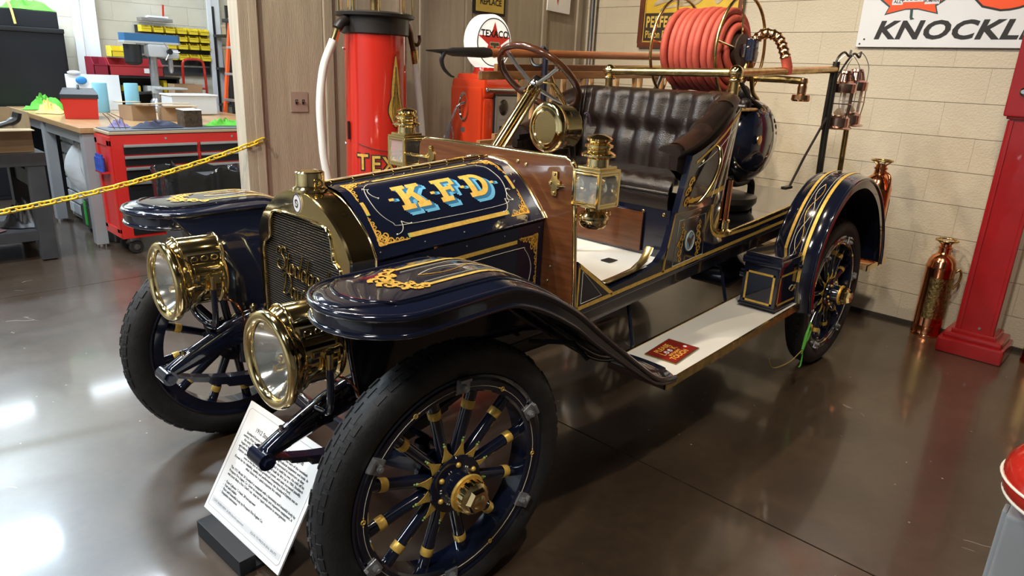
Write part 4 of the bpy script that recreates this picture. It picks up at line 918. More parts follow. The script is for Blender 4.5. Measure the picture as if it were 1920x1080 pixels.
# ------------------------------------------------------------------ lamps, siren, steering
glassr=M('lamp_reflector',(.86,.86,.82),.10,metal=1,bump=.12,bscale=18)
lens=M('lamp_lens',(.95,.97,.95),.03,alpha=.10,spec=.9)
FWD=Rx(pi/2)      # local z -> -y (forward)
def headlamp(x,y,z):
    T=Tr(x,y,z)@FWD
    body=MB().lathe([(0,-.175),(.085,-.175),(.100,-.165),(.106,-.150),(.106,-.142),(.098,-.138),(.098,-.055),(.108,-.050),(.108,-.040),(.118,-.030),(.124,-.012),(.124,0)],48,T).build('headlamp_drum',brass,car,40)
    rim=MB().lathe([(.120,-.006),(.134,-.004),(.142,.006),(.144,.016),(.140,.027),(.130,.032),(.120,.030),(.112,.022),(.110,.010),(.116,.004)],56,T).build('lamp_rim',brass,body,60)
    MB().lathe([(0,-.085),(.03,-.080),(.06,-.062),(.085,-.035),(.106,0),(.112,.012)],40,T).build('reflector',glassr,body,70)
    MB().lathe([(0,.024),(.04,.0225),(.08,.018),(.111,.013)],40,T).build('lens',lens,body,70)
    MB().cyl((x,y-.005,z-.03),(x,y+.04,z-.03),.012,10).sphere((x,y+.02,z-.005),.016,10).build('burner',brassd,body)
    # arched chimney on top with slotted side plates
    ch=MB(); n=14; ys=(y-.004,y+.022,y+.160,y+.172); 
    prof=[(.072*cos(pi*i/n),.066+.086*sin(pi*i/n)**.75) for i in range(n+1)]
    rows=[[(x+a*.72,ys[0],z+.09+(b-.09)*.75) for a,b in prof],[(x+a,ys[1],z+b) for a,b in prof],[(x+a,ys[2],z+b) for a,b in prof],[(x+a*.85,ys[3],z+.075+(b-.075)*.85) for a,b in prof]]
    vs=[p for r in rows for p in r]; k=n+1
    fs=[(i*k+j,i*k+j+1,i*k+k+j+1,i*k+k+j) for i in range(3) for j in range(n)]+[tuple(range(k)),tuple(3*k+j for j in range(k))]
    ch.add(vs,fs); cm=ch.build('chimney',brass,body,40)
    MB().tube([(x+a*1.02,ys[1],z+b*1.005) for a,b in prof],.005,6).build('chimney_bead',brass,body,60); MB().tube([(x+a*1.02,ys[2],z+b*1.005) for a,b in prof],.005,6).build('chimney_bead',brass,body,60)
    for s in (1,-1):
        MB().box((x+s*.071,y+.095,z+.085),(.008,.112,.034),bev=.003).build('slot_plate',M('slot_plate_black',(.018,.013,.007),.4),body)  # matte black plate that sets off the brass slot rings
        for q in (-.034,0,.034):
            MB().torus(.0085,.0028,16,6,T=Tr(x+s*.076,y+.095+q,z+.085)@Ry(pi/2)@Sc(1,1.35,1)).build('slot_ring',brass,body)
            MB().cyl((x+s*.073,y+.095+q,z+.085),(x+s*.0758,y+.095+q,z+.085),.0075,12).build('slot_hole',iron,body)
        # trunnion boss and hook
        MB().box((x+s*.100,y+.10,z+.025),(.012,.085,.022),bev=.004).cyl((x+s*.1,y+.10,z+.02),(x+s*.118,y+.10,z+.02),.016,12).cyl((x+s*.115,y+.10,z-.045),(x+s*.115,y+.10,z+.025),.011,10).build('trunnion',brass,body)
        MB().tube([(x+s*.128,y+.012,z),(x+s*.135,y+.03,z+.006),(x+s*.12,y+.06,z)],.004,6).build('rim_hook',brass,body)
    MB().tube(bez([(x+.115,y+.10,z-.02),(x+.115,y+.10,z-.11),(x+.09,y+.105,z-.165),(x+.03,y+.11,z-.185),(x,y+.112,z-.187),(x-.03,y+.11,z-.185),(x-.09,y+.105,z-.165),(x-.115,y+.10,z-.11),(x-.115,y+.10,z-.02)],5),.011,10).build('lamp_fork',navy,body,60)
    MB().tube([(x,y+.112,z-.18),(x,y+.13,z-.235)],[.017,.022],10).box((x,y+.13,z-.235),(.05,.06,.02),bev=.004).build('lamp_post',navy,body)
    MB().tube(bez([(x+.02,y+.165,z-.09),(x+.06,y+.20,z-.11),(x+.075,y+.22,z-.17),(x+.06,y+.22,z-.225)],5),.004,6).build('gas_pipe',copper,body)
headlamp(.365,-.335,.785); headlamp(-.395,-.335,.825)
MB().lathe([(.0,0),(.010,0),(.010,.02),(.016,.024),(.016,.034),(.004,.04)],10,Tr(-.36,-.06,.655)).build('grease_cap',brass,car)
def sidelamp(x,y,z,s):
    h=.056
    base=MB().box((x,y,z-.062),(2*h+.008,2*h+.008,.012),bev=.003).box((x,y,z+.066),(2*h+.012,2*h+.012,.014),bev=.004).box((x,y,z+.077),(2*h-.01,2*h-.01,.012),bev=.003)
    for a in (-1,1):
        for b in (-1,1): base.box((x+a*h,y+b*h,z),(.013,.013,.125),bev=.002)
    o=base.build('side_lamp',brass,car,40)
    for a in (-1,1):
        for zz in (z-.052,z+.056):
            MB().box((x,y+a*h,zz),(2*h,.010,.010),bev=.002).build('pane_rail',brass,o); MB().box((x+a*h,y,zz),(.010,2*h,.010),bev=.002).build('pane_rail',brass,o)
    for dx,dy in ((0,-1),(1,0),(-1,0),(0,1)):
        if (dx and dx==-s): MB().box((x+dx*h,y,z),(.003,2*h-.01,.105)).build('silvered_back',glassr,o,0); continue
        if dy==1: MB().box((x,y+h,z),(2*h-.01,.003,.105)).build('silvered_back',glassr,o,0); continue
        MB().box((x+dx*h,y+dy*h,z+.002),(.003 if dx else 2*h-.012,.003 if dy else 2*h-.012,.104)).build('glass_pane',lens,o,0)
    MB().lathe([(0,-.02),(.02,-.018),(.034,-.008),(.042,.006)],20,Tr(x,y+.022,z)@FWD).build('reflector',glassr,o,70)
    MB().lathe([(.026,0),(.024,.02),(.012,.032),(0,.034)],14,Tr(x,y,z-.052)).build('burner',brassd,o)
    MB().lathe([(.042,0),(.040,.030),(.046,.034),(.064,.040),(.064,.047),(.050,.056),(.042,.058),(.044,.066),(.052,.072),(.052,.080),(.040,.084),(.036,.088),(.046,.094),(.048,.102),(.040,.108),(.020,.116),(0,.118)],32,Tr(x,y,z+.078)).build('chimney',brass,o,30)
    MB().lathe([(.042,0),(.040,-.016),(.046,-.024),(.058,-.036),(.060,-.044),(.052,-.050),(.054,-.060),(.050,-.074),(.042,-.082),(0,-.084)],32,Tr(x,y,z-.064)).build('oil_fount',brass,o,30)
    MB().torus(.011,.0025,14,5,T=Tr(x+.05*s,y+.02,z-.085)@Ry(.6)).build('filler_ring',brass,o)
    # bracket to the dash
    fx_=s*.39
    MB().tube([(x-s*.05,y-.01,z-.008),(x-s*.09,y-.035,z-.008),(fx_,.80,z-.004)],.007,8).build('lamp_bracket',brass,o,60)
    pl=[(-.012,-.046),(.012,-.046),(.014,-.02),(.028,-.012),(.028,.012),(.014,.02),(.012,.046),(-.012,.046),(-.014,.02),(-.026,.006),(-.026,-.006),(-.014,-.02)]
    MB().prism(pl,0,.006,T=Tr(fx_-s*.02,.811,z)@Rx(pi/2)).build('bracket_plate',brassd,o,0)
    for a,b in ((0,.036),(0,-.036),(-.018,0)): MB().sphere((fx_-s*.02+a,.804,z+b),.0075,8,sc3=(1,.6,1)).build('bracket_screw',brass,o)
sidelamp(.522,.865,1.185,1); sidelamp(-.580,.835,1.205,-1)
# brass siren with meshed front on the cowl
sx,sy,szz=.025,1.125,1.355; T=Tr(sx,sy,szz)@FWD@Ry(-.10)
si=MB().lathe([(.0,-.150),(.070,-.150),(.086,-.145),(.094,-.132),(.095,-.050),(.100,-.045),(.101,-.034),(.106,-.028),(.109,-.014),(.105,0),(.098,.005),(.088,.006),(.084,.001),(.078,.003),(.072,.005),(.068,.001)],48,T).build('siren',brass,car,30)
MB().lathe([(0,0),(.070,0),(.070,-.002)],40,T).build('siren_mesh_back',M('mesh_gap_dark',(.16,.12,.05),.5,metal=.6),si)
gm=MB(); k=-9
for i in range(-12,13):
    for j in range(-12,13):
        a=i*.0062+(j%2)*.0031; b=j*.0054
        if a*a+b*b<.0675**2: gm.lathe([(.0030,.0),(.0030,.0022),(.0017,.0022)],6,T@Tr(a,b,0))
stuff(gm.build('siren_mesh',M('mesh_brass',(.85,.70,.38),.3,metal=1),si,0))
for ang in (.5,1.35,2.2,-.4):
    for d in (-.012,-.004,.004,.012):
        MB().box((0,.0950,-.095),(.0035,.003,.026),T=T@Rz(-ang+d*9)@Rz(-pi/2+.3)).build('siren_vent',iron,si,0)
MB().tube([(sx+.03,sy+.15,szz-.08),(sx+.05,sy+.17,szz-.25),(sx+.05,sy+.17,.80)],.014,8).build('siren_post',iron,si)
MB().torus(.020,.007,16,8,T=Tr(sx+.115,sy+.24,szz-.075)@Ry(.8)).build('cord_coil',copper,si)
MB().tube(bez([(sx+.075,sy+.17,szz+.06),(sx+.082,sy+.18,szz+.066),(sx+.092,sy+.185,szz+.05),(sx+.10,sy+.19,szz+.01)],5),.005,6).build('siren_cord',M('purple_cord',(.025,.012,.035),.6),si)
# steering column and wheel
WC=Vector((-.31,1.435,1.555)); AX=Vector((0,.66,.75)).normalized(); SWT=frame(WC,AX)
sw=MB().torus(.218,.0165,56,12,T=SWT).build('steering_wheel',rosew,car,70)
for k in range(4):
    a=pi/4+.35+k*pi/2; MB().tube([(.035*cos(a),.035*sin(a),-.045),(.12*cos(a),.12*sin(a),-.03),(.205*cos(a),.205*sin(a),-.004)],[.011,.0095,.010],8,T=SWT@Sc(1,1,1)).build('wheel_spoke',steel,sw,60)
    MB().box((.200*cos(a),.200*sin(a),-.008),(.028,.028,.012),T=SWT,bev=.004).build('spoke_foot',chrome,sw)
MB().lathe([(0,.0),(.028,-.005),(.032,-.03),(.030,-.055),(.026,-.06)],20,SWT).build('wheel_boss',chrome,sw)
MB().cyl(WC-AX*.06,WC-AX*.72,.026,24).build('steering_column',brass,car)
MB().cyl(WC-AX*.075,WC-AX*.10,.031,24).build('column_collar',brass,car)
MB().cyl(WC-AX*.07+Vector((.042,.012,0)),WC-AX*.7+Vector((.042,.012,0)),.009,12).build('control_rod',brass,car)
for dx,ln in ((.03,.12),(.055,.10)):
    MB().tube(bez([tuple(WC-AX*.04+Vector((.01,.0,.01))),tuple(WC-AX*.03+Vector((dx+.03,.03,0))),tuple(WC-AX*.05+Vector((dx+.06,.08,-.04))),tuple(WC-AX*.05+Vector((dx+.075,ln,-.09)))],5),.006,6).build('control_lever',brassd,car,60)
MB().tube([tuple(WC+AX*.0+Vector((.0,0,0))),tuple(WC+Vector((.06,.02,.02))),tuple(WC+Vector((.085,.02,-.03)))],.007,6,flat=(1.6,.6)).build('quadrant',brassd,car)
# ------------------------------------------------------------------ tank, reel, rails at the rear
tk=MB().lathe([(0,-.43),(.08,-.425),(.15,-.405),(.205,-.365),(.228,-.31),(.230,.27),(.208,.325),(.16,.365),(.08,.385),(0,.39)],48,Tr(0,2.545,1.270)@TOX).build('chemical_tank',navy,car,60)
for x in (-.3,.26): MB().torus(.231,.006,48,6,T=Tr(x,2.545,1.27)@TOX).build('tank_band',navyd,tk)
MB().lathe([(0,0),(.026,0),(.026,.006),(0,.008)],20,Tr(.392,2.43,1.29)@TOX).build('tank_plug',brassd,tk)
for i in range(9):
    a=radians(-10+14*i); rr=.180
    map2(ribbon2(spiral(0,0,.030,1.2,i,1,.25)),lambda p,q:Vector((lerp_tab([(0,.39),(.08,.385),(.16,.365),(.208,.325),(.23,.27)],rr+q*.6)+.003,2.545+(rr+q*.6)*cos(a+p/rr),1.27+(rr+q*.6)*sin(a+p/rr)))).build('gilt_ornament',M('dull_gilt',(.20,.14,.06),.45,metal=.4),tk,0)
for s in (-1,1):
    x=s*.27
    MB().tube(bez([(x,2.40,1.08),(x,2.46,1.04),(x,2.60,1.04),(x,2.66,1.08)],4),.020,8).build('tank_cradle',iron,tk,60)
    for y in (2.36,2.68): MB().tube(bez([(x,2.52+(y-2.52)*.7,1.06),(x,y,1.02),(x,y+.01,.96),(x+.01,y-.01,.92),(x,y,.888)],4),[.022]*16+[.022],8).build('stand_leg',iron,tk,60)
    MB().tube([(x,2.36,.93),(x,2.68,.93)],.013,8).build('stand_bar',iron,tk)
MB().lathe([(.12,0),(.17,.01),(.20,.05),(.20,.08),(.12,.10),(0,.10)],28,Tr(.18,2.50,.884)).build('stand_drum',iron,tk)
# hose reel with brass wheel guards
RC=Vector((0.02,2.46,1.742)); reel=MB().cyl((-.20,RC.y,RC.z),(.215,RC.y,RC.z),.085,24).build('hose_reel',M('reel_drum_dark',(.05,.03,.02),.5),car)
for x in (-.185,.205):
    MB().torus(.272,.0085,56,8,T=Tr(x,RC.y,RC.z)@TOX).build('reel_ring',brassd,reel,60)
    for k in range(5):
        a=.5+k*2*pi/5; MB().cyl((x,RC.y+.03*cos(a),RC.z+.03*sin(a)),(x,RC.y+.27*cos(a),RC.z+.27*sin(a)),.0065,8).build('reel_spoke',brass,reel)
    MB().lathe([(0,-.015),(.035,-.015),(.035,.015),(0,.02)],16,Tr(x,RC.y,RC.z)@TOX).build('reel_hub',navy,reel)
for x in (-.24,.26):
    for d in (-.17,.17): MB().tube(bez([(x,RC.y,RC.z),(x,RC.y+d*.5,RC.z-.20),(x,RC.y+d,1.48),(x-.02,RC.y+d*.9,1.38)],5),.012,8).build('reel_stand',brassd if x>0 else iron,reel,60)
# valve, coupling and outlet pipe right of the reel
vb=MB().box((.275,RC.y-.02,RC.z+.0),(.05,.06,.12),bev=.012).build('reel_bearing',navy,reel)
p=bez([(.27,RC.y,RC.z+.05),(.31,RC.y+.02,RC.z+.085),(.37,RC.y+.04,RC.z+.075),(.40,RC.y+.06,RC.z+.03),(.42,RC.y+.08,RC.z-.03)],7)
MB().tube(p,[.024+.006*(i%3==0) for i in range(len(p))],10).build('ribbed_coupling',M('coupling_bronze',(.72,.42,.22),.2,metal=1),reel,40)
rub=M('red_rubber_hose',(.40,.068,.045),.6,var=.12,vscale=14,bump=.1,bscale=150)
MB().tube([p[-1],(.43,RC.y+.095,RC.z-.075),(.43,RC.y+.10,RC.z-.11)],.026,10).build('hose_end',rub,reel,60)
MB().tube([(.22,2.55,1.605),(.40,2.60,1.605),(.505,2.62,1.60)],.019,10).build('outlet_pipe',brassd,reel)
MB().lathe([(.020,0),(.024,-.02),(.020,-.03),(.024,-.045),(.022,-.08),(.045,-.085),(.048,-.11),(.042,-.118),(0,-.118)],20,Tr(.50,2.62,1.615)).build('outlet_cap',M('coupling_bronze',(.7,.42,.2),.2,metal=1),reel)
MB().cyl((.10,2.33,1.46),(.34,2.33,1.46),.012,8).sphere((.30,2.40,1.47),.035,12).sphere((.24,2.46,1.52),.05,12).build('valve_body',iron,reel)
MB().tube([(.33,2.28,1.445),(.33,2.55,1.445)],.011,8).build('cross_pipe',brassd,reel)
MB().tube([(.28,2.30,1.62),(.31,2.42,1.50),(.34,2.50,1.46)],.012,8).build('reel_lever',iron,reel)
# wound red hose, its own thing
hz=thing('fire_hose','red rubber fire hose wound in thick coils on the reel','hose',(RC.x,RC.y,RC.z))
for lay,(r0,n0) in enumerate(((.125,9),(.165,8),(.200,8))):
    x0=-.165+(lay%2)*.018; pitch=.0405; pth=[]
    for i in range(n0*40+1):
        a=2*pi*i/40; k=int(i/40); fr_=(i%40)/40; xx=x0+pitch*(k+max(0,min(1,(fr_-.55)/.35)))
        wob=.004*sin(a*.37+lay*2)+.003*sin(a*.11); pth.append((xx+wob,(r0+.004*sin(a*.21+lay))*cos(a),(r0+.004*sin(a*.21+lay))*sin(a)))
    MB().tube(pth,.0205,10).build('hose_layer',rub,hz,70)
# brass hand rail behind the seat and along the near side
rl=MB().cyl((-.33,2.03,1.607),(.415,2.03,1.622),.021,18).build('hand_rail',brassd,car)
MB().cyl((.415,2.03,1.622),(.445,3.17,1.676),.0205,18).build('side_rail',brassd,rl)
MB().cyl((-.33,2.03,1.607),(-.36,3.2,1.67),.0205,18).build('side_rail',brassd,rl)
for x,z in ((-.33,1.607),(.415,1.622)):
    MB().sphere((x,2.03,z),.036,16).torus(.028,.008,16,6,T=Tr(x,2.03,z-.035)).build('rail_elbow',brass,rl,60)
    MB().tube([(x,2.03,z-.03),(x,2.04,1.40),(x,2.05,.82)],.021,12).build('rail_post',brassd,rl)
for x in (-.36,.445):
    s=1 if x>0 else -1
    MB().tube([(x,3.185,1.72),(x,3.20,1.30),(x,3.24,.86)],.020,12).build('rear_post',M('dark_steel_tube',(.10,.10,.09),.25,metal=.9),rl)
    MB().tube([(x+s*.03,3.46,1.36),(x+s*.03,3.50,.80)],.017,12).build('rear_brass_post',brassd,rl)
    MB().tube([(x+.005,3.165,1.40),(x+s*.02,2.9,1.19),(x+s*.04,2.70,1.03)],.0075,6).build('stay_rod',iron,rl)
    MB().box((x+s*.04,2.67,1.03),(.03,.09,.016),bev=.004).build('stay_foot',iron,rl)
    MB().tube([(x-.006,3.15,1.66),(x-.01,3.16,1.33)],.008,6).build('lantern_backbar',iron,rl)
    # curved hook arms
    for dy in (0,.17): MB().tube(bez([(x+.004,3.16+dy*.5,1.66),(x+.01,3.16+dy,1.735),(x+.02,3.22+dy,1.775),(x+.03,3.28+dy,1.755),(x+.03,3.295+dy,1.79)],5),.0065,6).build('lantern_hook',iron,rl,60)
# wooden rear step with brass edge
MB().box((0,3.66,.478),(1.50,.36,.03)).build('rear_step',M('step_wood',(.5,.36,.2),.5),car,0)
MB().box((.752,3.66,.478),(.010,.37,.036),bev=.002).box((0,3.845,.478),(1.50,.010,.036)).build('step_edging',brass,car)
for s in (-1,1): MB().tube([(s*.40,3.5,.72),(s*.45,3.62,.60),(s*.5,3.66,.49)],.014,6).build('step_bracket',iron,car)
# ------------------------------------------------------------------ things carried by or standing round the car
def lantern(name,label,loc,rz):
    t=thing(name,label,'lantern',loc,rz,'lanterns hung at the rear of the car')
    t.scale=(1.14,1.14,1.06)
    cu=M('lantern_plate',(.62,.42,.34),.22,metal=1,var=.15,vscale=30)
    MB().lathe([(0,0),(.072,0),(.080,.006),(.070,.014),(.060,.016),(.060,.062),(.050,.070),(.046,.078),(0,.078)],32).build('oil_fount',cu,t,30)
    MB().lathe([(.030,.078),(.044,.10),(.046,.14),(.040,.195),(.034,.205)],24).build('globe',M('lantern_glass',(.85,.85,.85),.05,alpha=.28,spec=.9),t,70)
    MB().lathe([(.020,.08),(.026,.09),(.010,.115),(0,.118)],12).build('burner',brassd,t)
    MB().lathe([(.034,.2),(.064,.200),(.066,.204),(.066,.248),(.055,.256),(.03,.262),(.024,.30),(.034,.306),(.030,.318),(.012,.326),(0,.328)],28).build('hood',cu,t,30)
    for k in range(4):
        a=pi/4+k*pi/2; MB().tube([(.055*cos(a),.055*sin(a),.065),(.062*cos(a),.062*sin(a),.13),(.060*cos(a),.060*sin(a),.21)],.0028,6).build('guard_wire',cu,t)
    MB().torus(.066,.0025,24,5,T=Tr(0,0,.14)).build('guard_ring',cu,t)
    for q in (-1,1): MB().tube([(q*.045,0,.08),(q*.05,0,.25),(q*.03,0,.31)],.008,6).build('air_tube',cu,t)
    MB().tube(bez([(-.066,0,.23),(-.06,0,.34),(0,0,.41),(.06,0,.34),(.066,0,.23)],6),.0022,6).build('bail',steel,t)
lantern('railroad_lantern','copper railroad lantern hanging from the rear post, second from the block wall',(.470,3.29,1.335),.3)
lantern('railroad_lantern','copper railroad lantern hanging from the rear post, nearest the block wall',(.475,3.46,1.35),.9)
lantern('railroad_lantern','copper railroad lantern hanging half hidden behind the dark rear post',(-.335,3.29,1.335),.2)
# ladders on edge along the far side
def ladder(name,label,x,y0,y1,z0,z1):
    t=thing(name,label,'ladder',(x,y0,z0),0,'wooden ladders on the far side')
    L=y1-y0; sl=.03*L
    for nm,z in (('lower_rail',0),('upper_rail',z1-z0)):
        MB().box((0,0,0),(.030,L,.042),T=Tr(0,L/2,z+sl/2)@Rx(.03),bev=.006).build(nm,oak,t)
    n=int((L-.35)/.26)+1
    for i in range(n): yy=.30+i*.26; MB().cyl((0,yy,.02+.03*yy),(0,yy,z1-z0-.02+.03*yy),.017,10).build('rung',oakl,t)
ladder('wooden_ladder','varnished wooden ladder on edge beside the seat, lower and nearer of two',-.575,1.285,3.6,1.215,1.555)
ladder('wooden_ladder','varnished wooden ladder on edge, higher and farther of two behind the seat',-.665,1.48,3.7,1.235,1.595)
for y in (1.62,3.0): pass
lb=link('ladder_bracket',None,car)
for y in (1.72,3.1):
    MB().tube([(-.44,y,.80),(-.52,y,.95),(-.53,y,1.20),(-.53,y,1.70)],.016,8).tube([(-.44,y,1.205),(-.70,y,1.205)],.012,8).tube(bez([(-.53,y,1.69),(-.53,y-.012,1.705),(-.53,y-.03,1.71)],3),.010,8).build('ladder_post',M('blueblack_iron',(.012,.013,.03),.35),lb)
    MB().tube(bez([(-.53,y,1.63),(-.57,y,1.615),(-.61,y,1.62),(-.635,y,1.65),(-.635,y,1.70)],4),.010,8).build('pole_hook',iron,lb)
# pike pole
t=thing('pike_pole','long wooden pike pole with black iron hook head lying above the ladders','pike pole',(-.585,.96,1.655))
MB().tube([(0,.36,.01),(0,2.7,.085)],.022,14).build('shaft',M('pole_wood',(.36,.13,.045),.25,coat=.5,col2=(.27,.09,.03),vscale=8,stretch=(8,1,8)),t)
MB().tube([(0,-.01,.002),(0,.05,.002),(0,.12,.002),(0,.15,.003),(0,.36,.010),(0,.40,.011)],[.003,.008,.013,.020,.026,.022],12).build('iron_socket',iron,t,60)
MB().tube(bez([(0,.10,.0),(0,.095,-.04),(0,.075,-.08),(0,.13,-.115),(0,.165,-.125)],5)[:1]+bez([(0,.10,0),(0,.085,-.035),(0,.10,-.075),(0,.14,-.105),(0,.165,-.112)],5),[.013]+[.014-.0005*i for i in range(21)],8).build('iron_hook',iron,t,60)
# copper extinguisher standing on the rear step
def extinguisher(label,loc,h,r,rz=0,plate_=True,spout=True):
    t=thing('fire_extinguisher',label,'fire extinguisher',loc,rz)
    MB().lathe([(0,0),(r*1.04,0),(r*1.05,.012),(r,.02),(r,.10*h),(r*1.015,.105*h),(r*1.015,.115*h),(r,.12*h),(r,.70*h),(r*1.02,.705*h),(r*1.02,.72*h),(r*.98,.73*h),(r*.92,.775*h),(r*.74,.82*h),(r*.46,.85*h),(r*.42,.865*h)],40).build('cylinder',copper,t,30)
    if plate_: MB().grid(lambda u,v:Vector(((r+.0025)*cos(-2.35+1.9*u),(r+.0025)*sin(-2.35+1.9*u),.20*h+.42*h*v)),20,6).build('name_plate',M('embossed_brass',(.42,.30,.12),.3,metal=1,var=.5,vscale=60,bump=.6,bscale=70),t,60)
    MB().lathe([(r*.42,.86*h),(r*.40,.90*h),(r*.48,.905*h),(r*.48,.92*h),(r*.38,.925*h),(r*.36,.95*h)],24).build('cap',copper,t)
    MB().torus(r*.72,.006,32,8,T=Tr(0,0,.985*h)).build('cap_wheel',brassd,t,60)
    for k in range(4): a=k*pi/2+.4; MB().tube([(r*.3*cos(a),r*.3*sin(a),.94*h),(r*.72*cos(a),r*.72*sin(a),.985*h)],.005,6).build('wheel_arm',brassd,t)
    MB().tube(bez([(r*.95,0,.66*h),(r*1.25,0,.70*h),(r*1.42,0,.66*h),(r*1.38,0,.58*h),(r*1.1,0,.50*h)],5),.008,8).build('handle',brassd,t,60)
    if spout: MB().tube(bez([(-r*.45,0,.88*h),(-r*.9,0,.86*h),(-r*1.1,0,.80*h),(-r*1.06,0,.70*h)],5),.010,8).build('hose_spout',copper,t,60)
extinguisher('tall copper fire extinguisher standing on the rear step behind the fender',(.662,3.66,.4945),.66,.085,2.6)
extinguisher('copper and brass fire extinguisher standing on the floor by the block wall',(1.055,3.985,0),.665,.088,.45,spout=False)
extinguisher('copper fire extinguisher cut off by the right edge beside the red pump',(1.69,3.95,0),.665,.088,.3)
# red plaque on the running board
t=thing('notice_plate','small dark red notice plate reading PLEASE LOOK lying on the running board','plate',(.648,1.34,zr(1.34)+.0075),radians(8))
t.rotation_euler=(.052,0,radians(4))
MB().box((0,0,0),(.150,.215,.006),bev=.001).build('plate',M('plaque_rim',(.30,.22,.10),.3,metal=.8),t)
MB().box((0,0,.0035),(.140,.203,.001)).build('red_face',M('plaque_red',(.24,.018,.012),.35,var=.15,vscale=30),t,0)
pg_=M('plaque_gold',(.80,.45,.08),.4)
for tx,xx,yy,sz in (('PLEASE',-.030,-.012,.036),('L',.004,-.062,.042),('K',.004,.030,.042),("BUT DON'T",.024,-.012,.017),('TOUCH',.055,-.016,.036)):
    vs,fs=text_mesh(tx,sz,align='CENTER',bold=.001); MB().add(vs,fs,Tr(xx,yy,.0044)@Rz(pi/2)).build('lettering',pg_,t,0)
for q in (-.032,-.002): 
    e_=MB().lathe([(0,0),(.013,0),(.012,.001),(0,.001)],18,Tr(-.008,q-.004,.0042)@Sc(1,.8,1)).build('cartoon_eye',paper,t)
    MB().lathe([(0,0),(.004,0),(0,.0008)],10,Tr(-.006,q-.003,.0054)).build('pupil',ink,t)
MB().lathe([(0,0),(.017,0),(0,.0008)],20,Tr(.022,.075,.0043)).build('red_disc',redp,t); MB().lathe([(0,0),(.009,0),(0,.0006)],10,Tr(.022,.075,.0052)).build('white_mark',paper,t)
# green mantis and its yellow twig under the running board
t=thing('toy_mantis','small bright green mantis figure hanging by the rear tire','toy',(.835,2.36,.22))
gm_=M('mantis_green',(.10,.42,.06),.4)
MB().tube(bez([(0,0,.0),(0,.02,.06),(0,.03,.11),(0,.05,.155),(0,.055,.17)],4),[.004,.006,.008,.009,.010,.010,.010,.009,.008,.007,.006,.006,.005,.005,.005,.006,.004],8).build('body',gm_,t,60)
MB().tube(bez([(0,.045,.15),(0,.075,.12),(0,.06,.075),(0,.045,.06)],4),.0045,6).build('foreleg',gm_,t,60)
MB().tube(bez([(0,.0,.03),(0,.02,-.02),(0,.018,-.07),(0,.0,-.075)],4),.004,6).build('hind_leg',gm_,t,60)
MB().tube(bez([(0,.0,.02),(0,-.15,-.005),(0,-.35,.02),(0,-.42,.09)],5),.003,6).build('twig',M('yellow_twig',(.30,.22,.05),.6),t,60)
# information placard on a black foot in front of the car
t=thing('information_placard','white printed information card leaning back in a black foot before the car','placard',(.085,-.372,.0),radians(2.6))
lean=math.atan2(.205,.345); PT=Tr(0,0.0,.045)@Rx(pi/2-lean)      # local x right, y up the card
Wd,Hg=.50,.405
bdm=MB().box((0,Hg/2,-.003),(Wd,Hg,.006),T=PT).build('card',paper,t,0)
def ptext(tx,x,y,sz,**k):
    vs,fs=text_mesh(tx,sz,res=2,**k); return MB().add(vs,fs,PT@Tr(x,y,.0008)).build('printed_text',ink,t,0)
ptext('1912 Stoddard-Dayton Fire Engine',0,.322,.022,align='CENTER',bold=.0002)
body_txt=['Stoddard-Dayton cars were first made in Ohio at the turn of the twentieth','century. Prior to making cars the firm made agricultural equipment and tools. In','the early 1900s, Charles Stoddard became interested in motorcars as they','began to appear in the roads - and he decided to build his own. He sold off his','agricultural business to fund his project, and built his first car in 1904. Stoddard-','Dayton cars swiftly grew in price, size and power, and sales increased steadily,','even in the face of mass-produced competition from Ford.','Known for its reliability, quality and performance, the Stoddard-Dayton was an','ideal choice for a quick-response fire vehicle.','',
 'The 1912 Model 20 Stoddard is equipped with a fascinating and beautiful body by','Prospect Fire Engine Co. Given its beautiful quality and expensive equipment, it','was most likely a Fire Chief\'s car, ideal for rapid response to emergencies.','','-  Four-Cylinder T-Head, 28 horsepower','-  Fast and reliable','-  Rare and beautiful body by Prospect Fire Engine Co.','-  Exquisite restoration']
for i,l in enumerate(body_txt):
    if l: ptext(l,0 if i<10 else -.20,.300-.0130*i,.0128,align='CENTER' if i<10 else 'LEFT',bold=.0002)
bar=M('card_grey_bar',(.66,.67,.69),.5); MB().box((0,.045,.0002),(.45,.020,.0008),T=PT).build('grey_bar',bar,t,0)
ptext('COST WHEN NEW:  $1,850 (less fire apparatus)',-.215,.041,.0105); ptext('EQUAL TO PRICE IN 2016:  $46,972',.045,.041,.0105)
MB().box((.015,.368,.0004),(.038,.034,.001),T=PT).build('blue_logo',M('logo_blue',(.015,.025,.16),.4),t,0)
MB().torus(.010,.002,20,5,T=PT@Tr(.015,.368,.0012)).build('logo_ring',paper,t); MB().box((.015,.368,.0012),(.018,.006,.0008),T=PT).build('logo_bar',redp,t,0)
bord=[(-.235,.02),(.225,.02),(.235,.03),(.235,.375),(.225,.385),(-.225,.385),(-.235,.375),(-.235,.03)]
MB().tube([tuple(PT@Vector((a,b,.0005))) for a,b in bord],.0006,4,True).build('border_line',M('border_grey',(.3,.3,.32),.5),t)
MB().box((-.02,-.035,.030),(.30,.055,.06),bev=.004).build('foot',M('black_foam',(.012,.013,.016),.6),t)
MB().box((-.02,.05,.008),(.30,.16,.014),bev=.003).build('foot_base',M('black_foam',(.012,.013,.016),.6),t)
